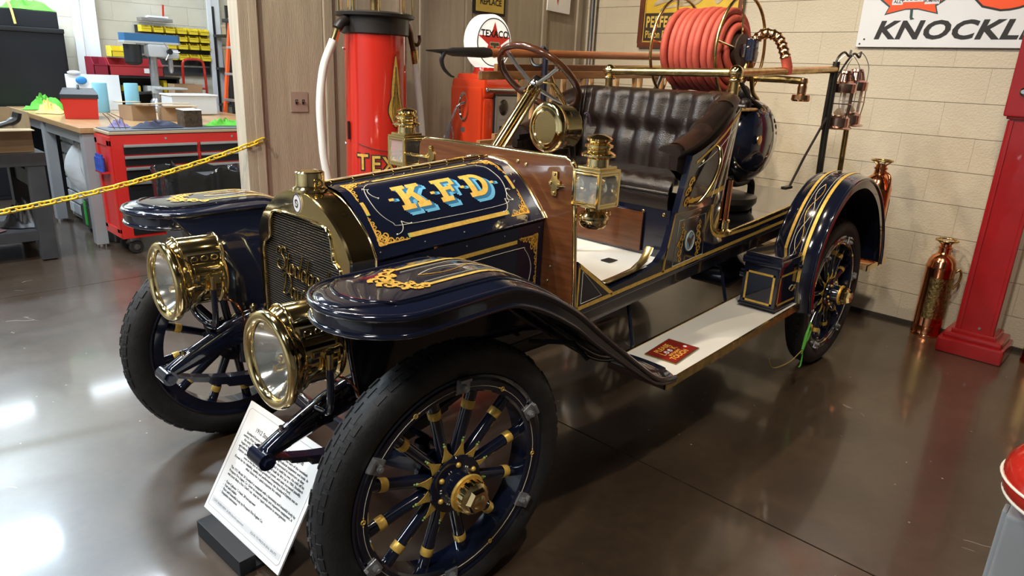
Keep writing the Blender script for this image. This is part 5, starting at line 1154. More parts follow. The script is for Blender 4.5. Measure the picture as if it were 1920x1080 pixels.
# ------------------------------------------------------------------ petrol pumps
def cylmap(cx,cy,r): return lambda ang,z,off=0: Vector((cx+(r+off)*cos(ang),cy+(r+off)*sin(ang),z))
t=thing('glass_gas_pump','tall round red gasoline pump with glass cylinder and white hoses by the board wall','gas pump',(-1.70,1.445,0))
r1=.192
MB().lathe([(0,0),(.27,0),(.27,.05),(.25,.10),(.22,.14),(r1+.012,.2),(r1+.010,.5),(r1+.006,1.0),(r1,1.40),(r1-.004,1.765)],56).build('red_column',redp,t,40)
MB().lathe([(r1-.002,1.755),(r1+.012,1.762),(r1+.014,1.85),(r1+.045,1.858),(r1+.048,1.875),(r1+.02,1.885),(.15,1.888)],48).build('iron_collar',iron,t,30)
MB().lathe([(.165,1.885),(.165,2.75)],40).build('glass_cylinder',glassm,t,60)
MB().lathe([(0,2.75),(.24,2.75),(.24,2.79),(.1,2.86),(0,2.87)],32).build('top_cap',redp,t,30)
for k in range(9): a=2*pi*k/9+.2; MB().cyl((.222*cos(a),.222*sin(a),1.86),(.222*cos(a),.222*sin(a),2.76),.006,8).build('tie_rod',brass,t)
MB().cyl((0,0,1.885),(0,0,2.7),.02,12).build('inner_pipe',brassd,t)
for a,z in ((-1.95,1.67),(-1.95,1.10),(-1.9,.62)): MB().sphere((r1*1.02*cos(a),r1*1.02*sin(a),z),.011,10).build('column_bolt',chrome,t)
cm_=cylmap(0,0,r1+.006)
# feather flame
def feather(y0,z0,w,h): return [(0,0),(w*.8,h*.25),(w,h*.45),(w*.7,h*.7),(w*.25,h*.93),(0,h),(-w*.25,h*.93),(-w*.7,h*.7),(-w,h*.45),(-w*.8,h*.25)]
A0=.02
def curved(poly,off,a0,z0): return cut_map(poly,lambda a,b:(a,b),lambda a,b:cm_(a0+a/r1,z0+b,off),.05) if 0 else MB().add([cm_(a0+a/r1,z0+b,off) for a,b in poly],[tuple(range(len(poly)))])
for (w_,h_,z_,dx) in ((.048,.24,1.22,0),(.030,.40,1.24,0)):
    for off,k,mt,nm in ((.003,1.13,ink,'flame_outline'),(.0045,1.0,gold,'gold_flame')):
        P=[(p.x*k+dx,(p.y-h_/2)*(1+(k-1)*.25)+h_/2) for p in bez([(a,b,0) for a,b in feather(0,0,w_,h_)],4,True)]
        P2=[[(0,0),P[i],P[(i+1)%len(P)]] for i in range(len(P))]
        m=MB()
        for i in range(len(P)): m.add([cm_(A0+q[0]/r1,z_+q[1],off) for q in ((0,h_*.5),P[i],P[(i+1)%len(P)])],[(0,1,2)])
        m.build(nm,mt,t,0)
for dx in (-.028,-.016,-.006,.006,.016,.028):
    hh=.40-abs(dx)*7
    MB().tube([cm_(A0+dx*q/r1,1.255+hh*v*.9,.0055) for q,v in ((.6,0),(1,.35),(.75,.7),(.15,1))],.0014,5).build('flame_vein',ink,t)
for i,ch_ in enumerate('TEXACO'):
    ang=-1.06+.415*i; zz=.965-.02*cos((i-2.5)*.5)
    for b,mt,off,nm in ((.010,ink,.003,'letter_outline'),(.002,gold,.0045,'gilt_letter')):
        vs,fs=text_mesh(ch_,.135,align='CENTER',bold=b); MB().add([cm_(ang+v.x*.85/r1,zz+v.y,off) for v in vs],fs).build(nm,mt,t,0)
MB().tube([cm_(-1.2+.06*i,1.115-.045*sin(pi*i/40)*1.0,.004) for i in range(41)],.002,5).build('letter_scroll',ink,t)
whose=M('white_hose',(.70,.68,.66),.45)
MB().tube(bez([(.0,-.19,1.83),(.02,-.245,1.815),(.02,-.28,1.775)],4),[.03]*4+[.028]*5,12).build('hose_elbow',iron,t,60)
MB().tube([(.02,-.282,1.772),(.015,-.305,1.705)],[.021,.021],12).build('hose_ferrule',brass,t)
MB().tube(bez([(.015,-.305,1.71),(.0,-.365,1.56),(0,-.398,1.36),(.0,-.395,1.15),(.0,-.378,.97),(.02,-.32,.62),(.03,-.27,.30)],7),.024,14).build('white_hose',whose,t,60)
MB().tube(bez([(.02,.19,1.84),(.03,.235,1.80),(.04,.245,1.74),(.05,.255,1.68)],4),[.020,.022,.03,.026,.02,.02,.02,.018,.018,.018,.018,.018,.018],10).build('nozzle_body',M('bronze_dark',(.13,.07,.035),.3,metal=.8),t,60)
MB().tube(bez([(.04,.245,1.73),(.05,.285,1.715),(.05,.305,1.745),(.05,.30,1.775)],4),.011,8).build('nozzle_hook',M('bronze_dark',(.13,.07,.035),.3,metal=.8),t,60)
MB().tube([(.05,.258,1.68),(.05,.27,1.60)],[.024,.022],12).build('hose_ferrule',brassd,t)
MB().tube(bez([(.05,.27,1.61),(.05,.30,1.40),(.05,.325,1.18),(.05,.34,.95),(.04,.33,.6),(.02,.27,.3)],7),.022,14).build('white_hose',whose,t,60)
MB().box((.0,-r1-.015,1.19),(.012,.016,.11),bev=.004).build('side_handle',iron,t)
# computing pump with lit globe
red2=M('orange_red_enamel',(.66,.055,.014),.14,coat=.7)
t=thing('computing_gas_pump','orange red gasoline pump with round white globe on top, behind the steering wheel','gas pump',(-1.69,2.385,0))
MB().box((0,0,.70),(.36,.36,1.40),bev=.035).build('cabinet',red2,t,50)
MB().box((.005,0,1.46),(.36,.375,.14),bev=.045).box((0,0,1.525),(.30,.31,.07),bev=.03).build('cabinet_top',red2,t,50)
MB().box((0,-.005,1.25),(.33,.385,.45),bev=.03).build('side_bulge',red2,t,50)
MB().cyl((.195,-.17,1.455),(.195,.17,1.455),.012,12).sphere((.195,-.17,1.455),.015,10).sphere((.195,.17,1.455),.015,10).build('chrome_bar',chrome,t)
MB().box((.183,.035,1.22),(.012,.235,.40),bev=.02).build('face_plate',M('face_silver',(.42,.42,.42),.35,metal=.5),t)
MB().box((.180,.035,1.22),(.012,.265,.43),bev=.02).build('face_surround',iron,t)
MB().sphere((.19,-.0,1.335),.045,16,sc3=(.35,1,1.25)).build('round_dial',M('dial_dark',(.06,.045,.035),.2,metal=.5),t)
MB().box((.191,.01,1.19),(.004,.09,.035)).build('price_window',iron,t,0)
vs,fs=text_mesh('GASOLINE',.018,align='CENTER'); MB().add(vs,fs,Tr(.1905,.0,1.245)@Rz(pi/2)@Rx(pi/2)).build('face_print',M('print_grey',(.2,.2,.2),.5),t,0)
MB().lathe([(0,0),(.048,0),(.055,.008),(.058,.016),(.052,.016),(.046,.006)],28,Tr(-.01,-.192,1.33)@Rx(pi/2)@Sc(.85,1.75,1)).build('nozzle_boot',chrome,t)
MB().tube(bez([(-.0,-.195,1.36),(-.03,-.24,1.33),(-.06,-.262,1.25),(-.075,-.27,1.20)],5),.011,10).build('nozzle_spout',chrome,t,60)
MB().tube([(-.075,-.27,1.21),(-.10,-.275,1.10)],[.020,.022],12).sphere((-.115,-.275,1.105),.022,10).build('nozzle_grip',steel,t)
MB().tube([(-.10,-.275,1.10),(-.105,-.275,.9),(-.1,-.26,.4)],.014,10).build('pump_hose',iron,t)
MB().tube(bez([(-.055,-.27,1.19),(-.035,-.27,1.12),(-.05,-.27,1.08),(-.03,-.27,1.02),(-.035,-.27,.95)],4),.007,8).build('nozzle_guard',chrome,t,60)
MB().box((-.02,-.195,1.17),(.05,.006,.035),bev=.002).build('latch_plate',steel,t)
gl=M('globe_glass',(.86,.84,.76),.3,emit=.65)
gz=1.77; GT=Tr(.0,.005,gz)@TOX
gb=MB().lathe([(0,-.075),(.14,-.072),(.175,-.06),(.186,-.045),(.186,.045),(.175,.058),(.163,.062)],48,GT).lathe([(.085,-.205),(.085,-.175)],24,Tr(0,0,gz)).build('globe',gl,t,40)
MB().lathe([(0,.066),(.155,.062),(.165,.058)],48,GT).build('globe_face',gl,gb,60)
MB().torus(.158,.004,48,6,T=Tr(.064,.005,gz)@TOX).build('face_ring',ink,gb)
star=[(.165*(1 if k%2==0 else .385)*sin(k*pi/5),.135*(1 if k%2==0 else .385)*cos(k*pi/5)) for k in range(10)]
GF=Tr(.068,.005,gz)@Rz(pi/2)@Rx(pi/2)
MB().prism(star,0,.0015,T=GF).build('red_star',M('star_red',(.75,.035,.02),.3,emit=.12),gb,0)
vs,fs=text_mesh('TEXACO',.064,align='CENTER',bold=.0022,space=1.05); MB().add(vs,fs,GF@Tr(0,.035,.003)).build('lettering',ink,gb,0)
vs,fs=text_mesh('T',.13,align='CENTER',bold=.009); MB().add(vs,fs,GF@Tr(0,-.095,.0028)).build('letter_outline',cream,gb,0)
vs,fs=text_mesh('T',.13,align='CENTER',bold=.004); MB().add(vs,fs,GF@Tr(0,-.095,.0036)).build('letter',M('letter_green',(.10,.09,.03),.5),gb,0)
MB().lathe([(.10,1.545),(.11,1.555),(.095,1.58),(.09,1.60)],24).build('globe_collar',redp,t)
# dark red pump post at the right
t=thing('red_pump_post','dark red square pump pillar on a moulded base by the block wall','gas pump',(1.36,3.86,0))
MB().box((0,0,.05),(.36,.33,.10),bev=.018).box((0,0,.115),(.32,.29,.04),bev=.016).box((0,0,.145),(.245,.235,.03),bev=.008).build('base',redd,t,40)
MB().box((0,0,.80),(.205,.20,1.30),bev=.006).build('column',redd,t)
for s in (-1,1):
    MB().box((s*.088,-.102,.80),(.022,.010,1.28),bev=.003).build('corner_moulding',redd,t)
    MB().box((-.1045,s*.085,.80),(.010,.022,1.28),bev=.003).build('corner_moulding',redd,t)
MB().box((0,0,1.80),(.27,.26,.68),bev=.012).box((0,0,1.46),(.235,.23,.03),bev=.008).build('head',redd,t)
MB().lathe([(0,0),(.02,0),(.022,.012),(.012,.02),(.012,.03),(0,.03)],14,Tr(-.06,-.13,1.60)@Rx(pi/2)).build('chrome_knob',chrome,t)
MB().cyl((.02,-.1,.19),(.02,-.108,.19),.008,8).build('base_screw',steel,t)
# red enamelled thing on a grey post cut by the right edge
t=thing('red_enamel_drum','glossy red rounded drum with cream stripe on a grey leg at right edge','drum',(2.085,1.03,0))
rr=[(0,-.115),(.06,-.112),(.12,-.10),(.165,-.075),(.19,-.04),(.198,0),(.19,.04),(.165,.075),(.12,.10),(0,.12)]
MB().lathe(rr,48,Tr(0,0,.60)).build('drum_shell',redp,t,60)
MB().torus(.1985,.004,48,6,T=Tr(0,0,.598)).torus(.185,.0045,48,6,T=Tr(0,0,.55)).build('cream_stripe',cream,t,60)
MB().box((-.105,-.04,.25),(.10,.10,.50),bev=.012).box((-.160,-.04,.25),(.012,.05,.49),bev=.004).box((0,0,.02),(.25,.25,.04),bev=.01).build('grey_leg',M('grey_cast_paint',(.36,.38,.40),.35,metal=.3),t)
# ------------------------------------------------------------------ yellow chain
t=thing('chain_barrier','yellow plastic chain hanging from the board wall post across the aisle','chain',(-2.16,.905,1.10))
yel2=M('yellow_plastic',(.75,.50,.02),.35)
lk=MB(); pts=[(.010*cos(a)+(.012 if cos(a)>0 else -.012),.010*sin(a),0) for a in [2*pi*i/16 for i in range(16)]]
lk.tube([(p[0]*1.72,p[1]*1.4,0) for p in pts],.0052,8,True); lme=lk.mesh('chain_link',yel2,60)
A=Vector((0,0,0)); B=Vector((-.02,-1.75,-.345)); N=34; P=[]
for i in range(N+1):
    q=A.lerp(B,i/N); q.z-=.16*(1-(2*i/N-1)**2)*.35; P.append(q)
for i in range(N):
    d=(P[i+1]-P[i]); link('chain_link',lme,t,frame((P[i]+P[i+1])/2,d)@Ry(pi/2)@Rx(pi/2*(i%2)+.5))
MB().cyl((-.02,.0,0),(.015,.0,.0),.004,8).torus(.012,.003,14,6,T=Tr(.02,0,-.003)@Ry(pi/2)).build('wall_hook',chrome,t)
# ------------------------------------------------------------------ workshop behind the chain
redt=M('chest_red',(.52,.022,.018),.28,coat=.3); alu=M('drawer_pull_alu',(.62,.63,.65),.35,metal=.8); blk_=M('drawer_black',(.012,.012,.014),.3)
t=thing('tool_chest','red rolling tool chest with black drawers and grey pulls behind the chain','tool chest',(-4.13,1.16,0))
MB().box((0,0,.555),(.36,1.26,.83),bev=.008).build('body',redt,t)
MB().box((.0,0,.985),(.37,1.28,.02),bev=.003).build('wood_top',M('chest_top_ply',(.42,.31,.20),.6),t); MB().box((-.0,0,.999),(.345,1.25,.012)).build('rubber_mat',M('grey_rubber_mat',(.10,.11,.12),.6),t,0)
rows=[(.815,.90),(.725,.810),(.61,.720),(.45,.605),(.165,.445)]
for y0,y1 in ((-.545,.02),(.05,.61)):
    for z0,z1 in rows:
        d=MB().box((.180,(y0+y1)/2,(z0+z1)/2),(.02,y1-y0,z1-z0-.008),bev=.002).build('drawer',blk_,t)
        MB().box((.197,(y0+y1)/2,z1-.014),(.018,y1-y0,.022),bev=.004).build('drawer_pull',alu,d)
for y in (-.22,.33): MB().cyl((.175,y,.937),(.183,y,.937),.010,10).build('lock',chrome,t)
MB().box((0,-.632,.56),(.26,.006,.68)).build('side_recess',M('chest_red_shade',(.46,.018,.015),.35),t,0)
for x in (-.15,.15): MB().box((x,-.637,.56),(.06,.016,.74),bev=.003).build('side_flange',redt,t)
for z in (.19,.92): MB().box((0,-.637,z),(.36,.016,.07),bev=.003).build('side_flange',redt,t)
for x,y in ((.10,-.52),(.10,.5),(-.12,-.52),(-.12,.5)):
    c_=MB().lathe([(0,-.018),(.05,-.018),(.055,-.012),(.055,.012),(.05,.018),(0,.018)],20,Tr(x+.02,y,.056)@Ry(pi/2)).build('caster_wheel',rubber,t)
    MB().box((x,y,.115),(.06,.06,.04),bev=.006).build('caster_fork',steel,c_); MB().cyl((x-.005,y,.056),(x+.045,y,.056),.024,14).build('caster_hub',chrome,c_)
for i in range(3):
    o=tag(MB().cyl((0,0,0),(0,0,.11),.022,14).cyl((0,0,.11),(0,0,.135),.012,10).build('spray_can',M('can_blue',(.03,.06,.28),.3,var=.4,vscale=30),T=Tr(-4.185+.055*i,.485,.677)),'small blue spray can on the side of the red tool chest, %s of three'%('leftmost','middle','rightmost')[i],'spray can','spray cans on the chest side')
MB().box((0,-.665,.67),(.2,.05,.012)).build('can_shelf',redt,t,0)
# long bench
oakb=M('bench_butcher_block',(.42,.25,.11),.35,coat=.2,col2=(.33,.19,.085),vscale=4,stretch=(1,9,4))
t=thing('work_bench','long wooden topped work bench with grey steel legs behind the tool chest','work bench',(-5.64,1.35,0))
MB().box((0,0,.975),(2.6,1.85,.045),bev=.006).build('bench_top',oakb,t)
gs=M('grey_steel_leg',(.30,.30,.31),.45,metal=.2)
for x,y in ((1.235,-.86),(-1.2,-.86),(1.22,.86),(-1.2,.86),(.0,-.86)):
    MB().box((x,y,.49),(.10,.09,.93),bev=.006).build('leg',gs,t); MB().cyl((x,y,0),(x,y,.03),.035,14).build('foot',chrome,t)
MB().box((0,-.86,.90),(2.4,.05,.08)).build('apron',gs,t,0)
du=thing('drawer_unit','grey plastic drawer tower with a green side under the wooden bench','drawer unit',(-5.55,.85,0))
MB().box((0,0,.45),(.5,.45,.85),bev=.01).build('body',M('grey_plastic',(.33,.35,.36),.5),du); MB().box((-.262,-.0,.62),(.02,.46,.48)).build('green_side',M('green_panel',(.02,.12,.03),.5),du,0)
for i in range(7): MB().box((.0,-.235,.12+.115*i),(.44,.02,.095),bev=.006).build('drawer',M('pale_drawer',(.52,.54,.55),.4),du)
# bucket, bag and boxes under the bench
o=thing('plastic_bag','crumpled clear plastic bag hanging under the wooden bench','bag',(-4.95,.62,.36))
bagm=M('clear_bag',(.75,.78,.80),.15,alpha=.55,bump=.8,bscale=9)
MB().grid(lambda u,v:Vector(((.16+.05*sin(5*2*pi*u+3*v))*cos(2*pi*u)*(sin(pi*(.08+.9*v))**.6),(.16+.04*cos(4*2*pi*u+2*v))*sin(2*pi*u)*(sin(pi*(.08+.9*v))**.6),.5*v+.02*sin(9*u))),32,14,True).build('bag_film',bagm,o,60)
t=thing('grey_bucket','grey plastic bucket with yellow band standing under the bench','bucket',(-4.62,.66,0))
MB().lathe([(0,0),(.11,0),(.135,.30),(.145,.305),(.145,.32),(.128,.32),(.10,.01)],24).build('pail',M('bucket_grey',(.14,.15,.15),.5),t); MB().lathe([(.1215,.10),(.130,.20)],24,Sc(1.02,1.02,1)).build('yellow_band',M('band_ochre',(.35,.26,.06),.6),t)
MB().tube(bez([(-.14,0,.30),(-.1,0,.36),(0,0,.39),(.1,0,.36),(.14,0,.30)],4),.006,6).build('bail',redp,t)
t=thing('dark_crate','low dark equipment case with green strap under the bench','case',(-5.0,.70,0))
MB().box((0,0,.14),(.36,.3,.2),bev=.02).build('case_body',black,t); MB().box((0,0,.26),(.30,.25,.05),bev=.015).build('case_lid',iron,t); MB().box((0,-.155,.18),(.05,.01,.22)).build('green_strap',M('strap_green',(.03,.30,.05),.5),t,0)
for x in (-.13,.13): MB().cyl((x,-.1,0.035),(x,.1,.035),.035,12).build('case_wheel',rubber,t)
# dark bench at the far left with a box on it
dk=M('charcoal_timber',(.035,.034,.037),.6,var=.2,vscale=8)
t=thing('dark_table','charcoal timber table with lower shelf at the far left edge','table',(-4.55,-.42,0))
MB().box((0,0,.79),(.80,1.10,.10),bev=.005).build('table_top',dk,t)
for x in (-.34,.34):
    for y in (-.48,.48): MB().box((x,y,.38),(.11,.11,.74),bev=.004).build('leg',dk,t)
MB().box((0,0,.20),(.72,1.04,.08),bev=.004).build('lower_shelf',dk,t)
for y in (-.48,.48): MB().box((0,y,.62),(.62,.05,.12)).build('side_rail',dk,t,0)
card=M('cardboard',(.30,.19,.105),.75,var=.1,vscale=6)
t=thing('open_box','open brown cardboard box with flaps on the charcoal table','box',(-4.50,-.20,.842))
for y in (-.27,.27): MB().box((0,y,.145),(.60,.008,.29)).build('box_side',card,t,0)
for x in (-.30,.30): MB().box((x,0,.145 if x<0 else .085),(.008,.54,.29 if x<0 else .17)).build('box_side',card,t,0)
MB().box((0,0,.006),(.6,.54,.008)).build('box_bottom',card,t,0); MB().box((.37,0,.17),(.16,.53,.006),T=Tr(0,0,0)).build('box_flap',M('cardboard_pale',(.40,.29,.17),.75),t,0)
tag(MB().tube(bez([(0,-.08,0),(.01,0,.02),(0,.07,.05),(0,.09,.10)],4),[.02]*6+[.03]*7,8).build('black_boot_tool',black,T=Tr(-4.12,-.10,1.035)),'black curved plastic nozzle lying on the cardboard box flap','nozzle')
def rag(name,label,loc,sx,sy,h,mat,cat='rag',seed=1,grp=None):
    rnd=random.Random(seed); k=[(rnd.uniform(2,6),rnd.uniform(0,6)) for _ in range(4)]
    def f(u,v):
        a=2*pi*u; e=v; rr=1+.18*sin(k[0][0]*a//1*0+3*a+k[0][1])+.1*sin(5*a+k[1][1])
        z=h*(1-e**2)*(.7+.3*sin(k[2][0]*a*.5//1+4*e+k[2][1])+.25*sin(6*a*e+k[3][1]))
        return Vector((sx*e*rr*cos(a),sy*e*rr*sin(a),max(.004,z)))
    o=MB().grid(f,28,9,True).build(name,mat,None,70,T=Tr(*loc)); return tag(o,label,cat,grp)
gtow=M('green_towel',(.08,.36,.03),.85); ytow=M('yellow_glove',(.60,.48,.12),.8); pur=M('mauve_towel',(.16,.085,.09),.9)
rag('green_towel','bright green towel heaped in the cardboard box on the charcoal table',(-4.62,-.22,.86),.16,.20,.34,gtow,'towel',3)
rag('mauve_towel','faded mauve towel hanging over the lower shelf of the charcoal table',(-4.30,-.40,.245),.12,.20,.14,pur,'towel',5)
rag('dark_bag','black bag lying on the lower shelf of the charcoal table',(-4.42,-.02,.245),.16,.14,.18,black,'bag',8)
# black cabinet with a smaller chest on top
t=thing('black_cabinet','large black steel cabinet standing behind the wooden bench','cabinet',(-7.22,.27,0))
MB().box((0,0,.90),(.36,1.62,1.80),bev=.015).build('carcass',M('cabinet_black',(.010,.011,.014),.4),t); MB().box((.19,.0,1.78),(.03,1.62,.05),bev=.01).build('top_edge',black,t)
MB().box((.185,.0,1.33),(.012,1.58,.85),bev=.004).build('lid_panel',M('panel_black',(.009,.010,.013),.35),t); MB().box((.185,0,.45),(.012,1.58,.80),bev=.004).build('door_panel',M('panel_black',(.009,.010,.013),.35),t)
t=thing('black_top_chest','smaller black chest sitting on top of the black cabinet','tool chest',(-7.2,.30,1.805))
MB().box((0,.10,.085),(.32,1.28,.17),bev=.008).build('chest_body',M('cabinet_black',(.01,.011,.014),.4),t); MB().box((.14,-.36,.085),(.06,.34,.165),bev=.003).build('grey_end',M('grey_plastic',(.2,.2,.21),.5),t)
rag('green_towel','bright green towel draped on the black chest near the ceiling',(-7.2,.78,1.978),.14,.26,.11,gtow,'towel',11)
tag(MB().tube(bez([(0,0,.10),(.05,.02,.17),(.14,-.01,.12),(.26,.0,-.02),(.30,.01,-.17)],5),.012,8).build('yellow_rope',ytow,T=Tr(-7.26,.62,1.995)),'yellow rope hanging down over the front of the black chest','rope')
rag('yellow_gloves','yellow and white work gloves heaped on the bench left of the red toolbox',(-5.92,.60,.999),.14,.12,.12,ytow,'gloves',4)
rag('green_towel','bright green towel on the bench behind the yellow gloves',(-6.45,.66,.999),.16,.18,.14,gtow,'towel',6)
rag('white_cloth','crumpled white cloth on the bench between gloves and toolbox',(-5.72,.80,.999),.09,.09,.15,paper,'cloth',9)
# red tool box with black lid
t=thing('portable_toolbox','red plastic toolbox with black lid on the wooden bench','toolbox',(-5.38,.72,.999),radians(-14))
rb_=M('red_plastic',(.58,.03,.02),.35)
m=MB(); b0=[(-.22,-.14),(.22,-.14),(.22,.14),(-.22,.14)]
def frus(m,b,s0,s1,z0,z1): 
    vs=[(x*s0,y*s0,z0) for x,y in b]+[(x*s1,y*s1,z1) for x,y in b]; m.add(vs,[(3,2,1,0),(4,5,6,7)]+[(i,(i+1)%4,4+(i+1)%4,4+i) for i in range(4)]); return m
frus(m,b0,.92,1.0,0,.18).build('box_body',rb_,t,0); m=MB(); frus(m,b0,1.05,1.05,.18,.215); frus(m,b0,1.05,.88,.215,.255); m.build('box_lid',M('lid_black',(.03,.032,.036),.4),t,0)
MB().tube([(-.1,0,.255),(-.09,0,.28),(.09,0,.28),(.1,0,.255)],.010,8).build('handle',black,t,60)
for x in (-.12,.12): MB().box((x,-.143,.165),(.035,.01,.06),bev=.002).build('latch',rb_,t)
MB().box((-.213,0,.09),(.006,.12,.10)).build('side_label',M('label_yellow',(.55,.42,.2),.5),t,0)
# blue paper rolls, white board
blp=M('blue_shop_paper',(.19,.42,.52),.8,bump=.2,bscale=60)
for i,(x,y) in enumerate(((-6.0,1.07),(-6.0,1.365))):
    t=thing('paper_roll','blue shop towel roll standing '+('in front of the white board' if i==0 else 'beside the drill press column'),'paper roll',(x,y,.999),0,'blue shop towel rolls')
    MB().lathe([(.022,0),(.066,0),(.068,.006),(.067,.284),(.064,.29),(.022,.29)],28).build('paper',blp,t,40); MB().lathe([(.021,0),(.021,.29)],16).build('core',card,t)
t=thing('white_board','white board leaning upright on the bench behind the blue roll','board',(-6.28,1.10,.999))
MB().box((0,0,.18),(.012,.50,.36),T=Ry(-.05),bev=.002).build('panel',paper,t); MB().sphere((.03,-.12,.30),.045,12,sc3=(.4,1.2,.9)).build('blue_mitt',M('mitt_blue',(.03,.22,.55),.6),t); MB().sphere((.0,-.17,.375),.03,10,sc3=(.6,2.2,.7)).build('white_strap',whitep,t)
# red and yellow bins
def bin_(name,label,loc,w_,d_,h_,mat,grp):
    t=thing(name,label,'storage bin',loc,0,grp) if label else None
    return t
redb=M('bin_red',(.36,.03,.035),.4); yb=M('bin_yellow',(.72,.55,.03),.4); ybd=M('bin_yellow_inside',(.55,.40,.02),.5)
def bin_mesh(w_,d_,h_,mat,name):
    m=MB(); t_=.006
    m.box((0,0,t_/2),(d_,w_,t_)); m.box((-d_/2+t_/2,0,h_/2),(t_,w_,h_)); m.box((d_/2-t_/2,0,h_*.28),(t_,w_,h_*.56))
    for s in (-1,1):
        vs=[(-d_/2,s*w_/2,0),(d_/2,s*w_/2,0),(d_/2,s*w_/2,h_*.56),(d_*.2,s*w_/2,h_),(-d_/2,s*w_/2,h_)]
        m.add(vs+[(a,b-s*t_,c) for a,b,c in vs],[(0,1,2,3,4),(9,8,7,6,5)]+[(i,(i+1)%5,5+(i+1)%5,5+i) for i in range(5)])
    m.box((d_/2-.004,0,h_*.58),(.02,w_,.012)); return m.mesh(name,mat,0)
ybm=bin_mesh(.108,.13,.075,yb,'storage_bin'); 
rk=thing('bin_rack','dark louvred rack on the workshop wall carrying yellow bins','bin rack',(-7.36,2.34,1.40))
MB().box((0,0,.24),(.02,.86,.56)).build('rack_panel',M('rack_dark',(.03,.035,.04),.5),rk,0)
for i in range(4): MB().box((.014,0,.06+.12*i),(.01,.86,.02)).build('rack_louvre',steel,rk,0)
ORD=['leftmost','second','third','fourth','fifth','rightmost']; ROWN=['top','second','third','bottom']
for r_,z in enumerate((1.845,1.755,1.665,1.535)):
    for k in range(6):
        if r_>0 and k<2: continue
        o=link('storage_bin',ybm,None,Tr(-7.27,1.99+.138*k,z)); tag(o,'small yellow storage bin on the wall rack, %s row, %s in its row'%(ROWN[r_],ORD[k]),'storage bin','yellow bins on the wall rack')
t=thing('parts_tray','silver tray of papers and parts on top of the yellow bin rack','tray',(-7.27,2.12,1.965)); MB().box((0,0,.02),(.16,.36,.04),bev=.004).build('tray',steel,t); MB().box((.02,.02,.055),(.12,.22,.02)).build('papers',paper,t,0); MB().tube([(0,.1,.05),(.0,.11,.20)],.012,6).build('red_screwdriver',redp,t)
rbm=bin_mesh(.56,.30,.19,redb,'storage_bin'); o=link('storage_bin',rbm,None,Tr(-6.72,1.63,1.345)); tag(o,'wide dark red storage bin on the black shelf behind the drill press','storage bin')
MB().box((.155,.12,.06),(.004,.10,.05)).build('bin_label',paper,o,0)
rbm2=bin_mesh(.14,.30,.19,M('bin_maroon',(.22,.015,.03),.4),'storage_bin'); o=link('storage_bin',rbm2,None,Tr(-6.72,1.27,1.345)); tag(o,'narrow maroon storage bin beside the wide dark red bin','storage bin')
ybm2=bin_mesh(.15,.2,.12,yb,'storage_bin'); o=link('storage_bin',ybm2,None,Tr(-6.78,1.50,1.54)); tag(o,'yellow storage bin standing on the dark red bins','storage bin')
t=thing('black_shelf_unit','black plastic shelf of small parts at the back of the bench','shelf',(-6.72,1.62,.999))
MB().box((0,0,.335),(.34,.92,.02),bev=.004).build('shelf_top',black,t)
for y in (-.44,.44): MB().box((0,y,.165),(.30,.03,.33)).build('shelf_side',black,t,0)
MB().box((-.14,0,.165),(.02,.88,.33)).build('shelf_back',black,t,0)
MB().box((0,0,.16),(.30,.86,.015)).build('mid_shelf',black,t,0)
for i,(y,m_) in enumerate(((-.3,yb),(-.05,yb),(.18,whitep),(.3,yb))): MB().box((.06,y,.21 if i<3 else .24),(.16,.16 if i<3 else .04,.07 if i<3 else .14),bev=.01).build('shelf_box',m_,t)
# drill press
t=thing('drill_press','bench drill press with blue belt cover and grey column','drill press',(-6.15,1.66,.999))
cst=M('drill_casting',(.50,.52,.53),.35,metal=.3); bl=M('drill_blue',(.035,.12,.25),.35)
MB().box((.05,.02,.02),(.36,.24,.04),bev=.012).build('base',cst,t); MB().cyl((0,0,.03),(0,0,.62),.042,20).lathe([(.07,.04),(.065,.10),(.045,.13)],20).build('column',steel,t)
MB().box((.06,.03,.625),(.15,.22,.13),bev=.03).box((.03,.16,.60),(.12,.18,.10),bev=.02).build('head',cst,t)
pl=[(-.30,-.085),(-.32,-.04),(-.32,.04),(-.30,.085),(.22,.11),(.26,.06),(.26,-.06),(.22,-.11)]
MB().prism([(b,a+.02) for a,b in pl],.715,.79,T=None).build('belt_cover',bl,t,0); MB().prism([(b*1.03,a*1.02+.02) for a,b in pl],.695,.715).build('cover_base',cst,t,0)
MB().cyl((0,-.19,.50),(0,-.19,.68),.085,20).sphere((0,-.19,.50),.08,14,sc3=(1,1,.4)).build('motor',black,t)
MB().cyl((.06,.16,.47),(.06,.16,.60),.025,14).lathe([(.012,.40),(.024,.42),(.026,.47),(.02,.475)],14,Tr(.06,.16,0)).build('chuck',steel,t)
MB().cyl((.10,.13,.62),(.17,.13,.62),.028,14).build('feed_hub',black,t)
for k in range(3): a=k*2*pi/3; MB().cyl((.16,.13,.62),(.16,.13+.10*cos(a),.62+.10*sin(a)),.006,6).build('feed_handle',steel,t)
MB().box((.07,.12,.24),(.24,.30,.02),bev=.008).box((.0,.0,.22),(.12,.11,.08),bev=.02).build('table',cst,t)
MB().tube([(.02,-.05,.20),(.05,-.16,.19),(.06,-.22,.19)],[.012,.012,.02],8).build('table_crank',black,t)
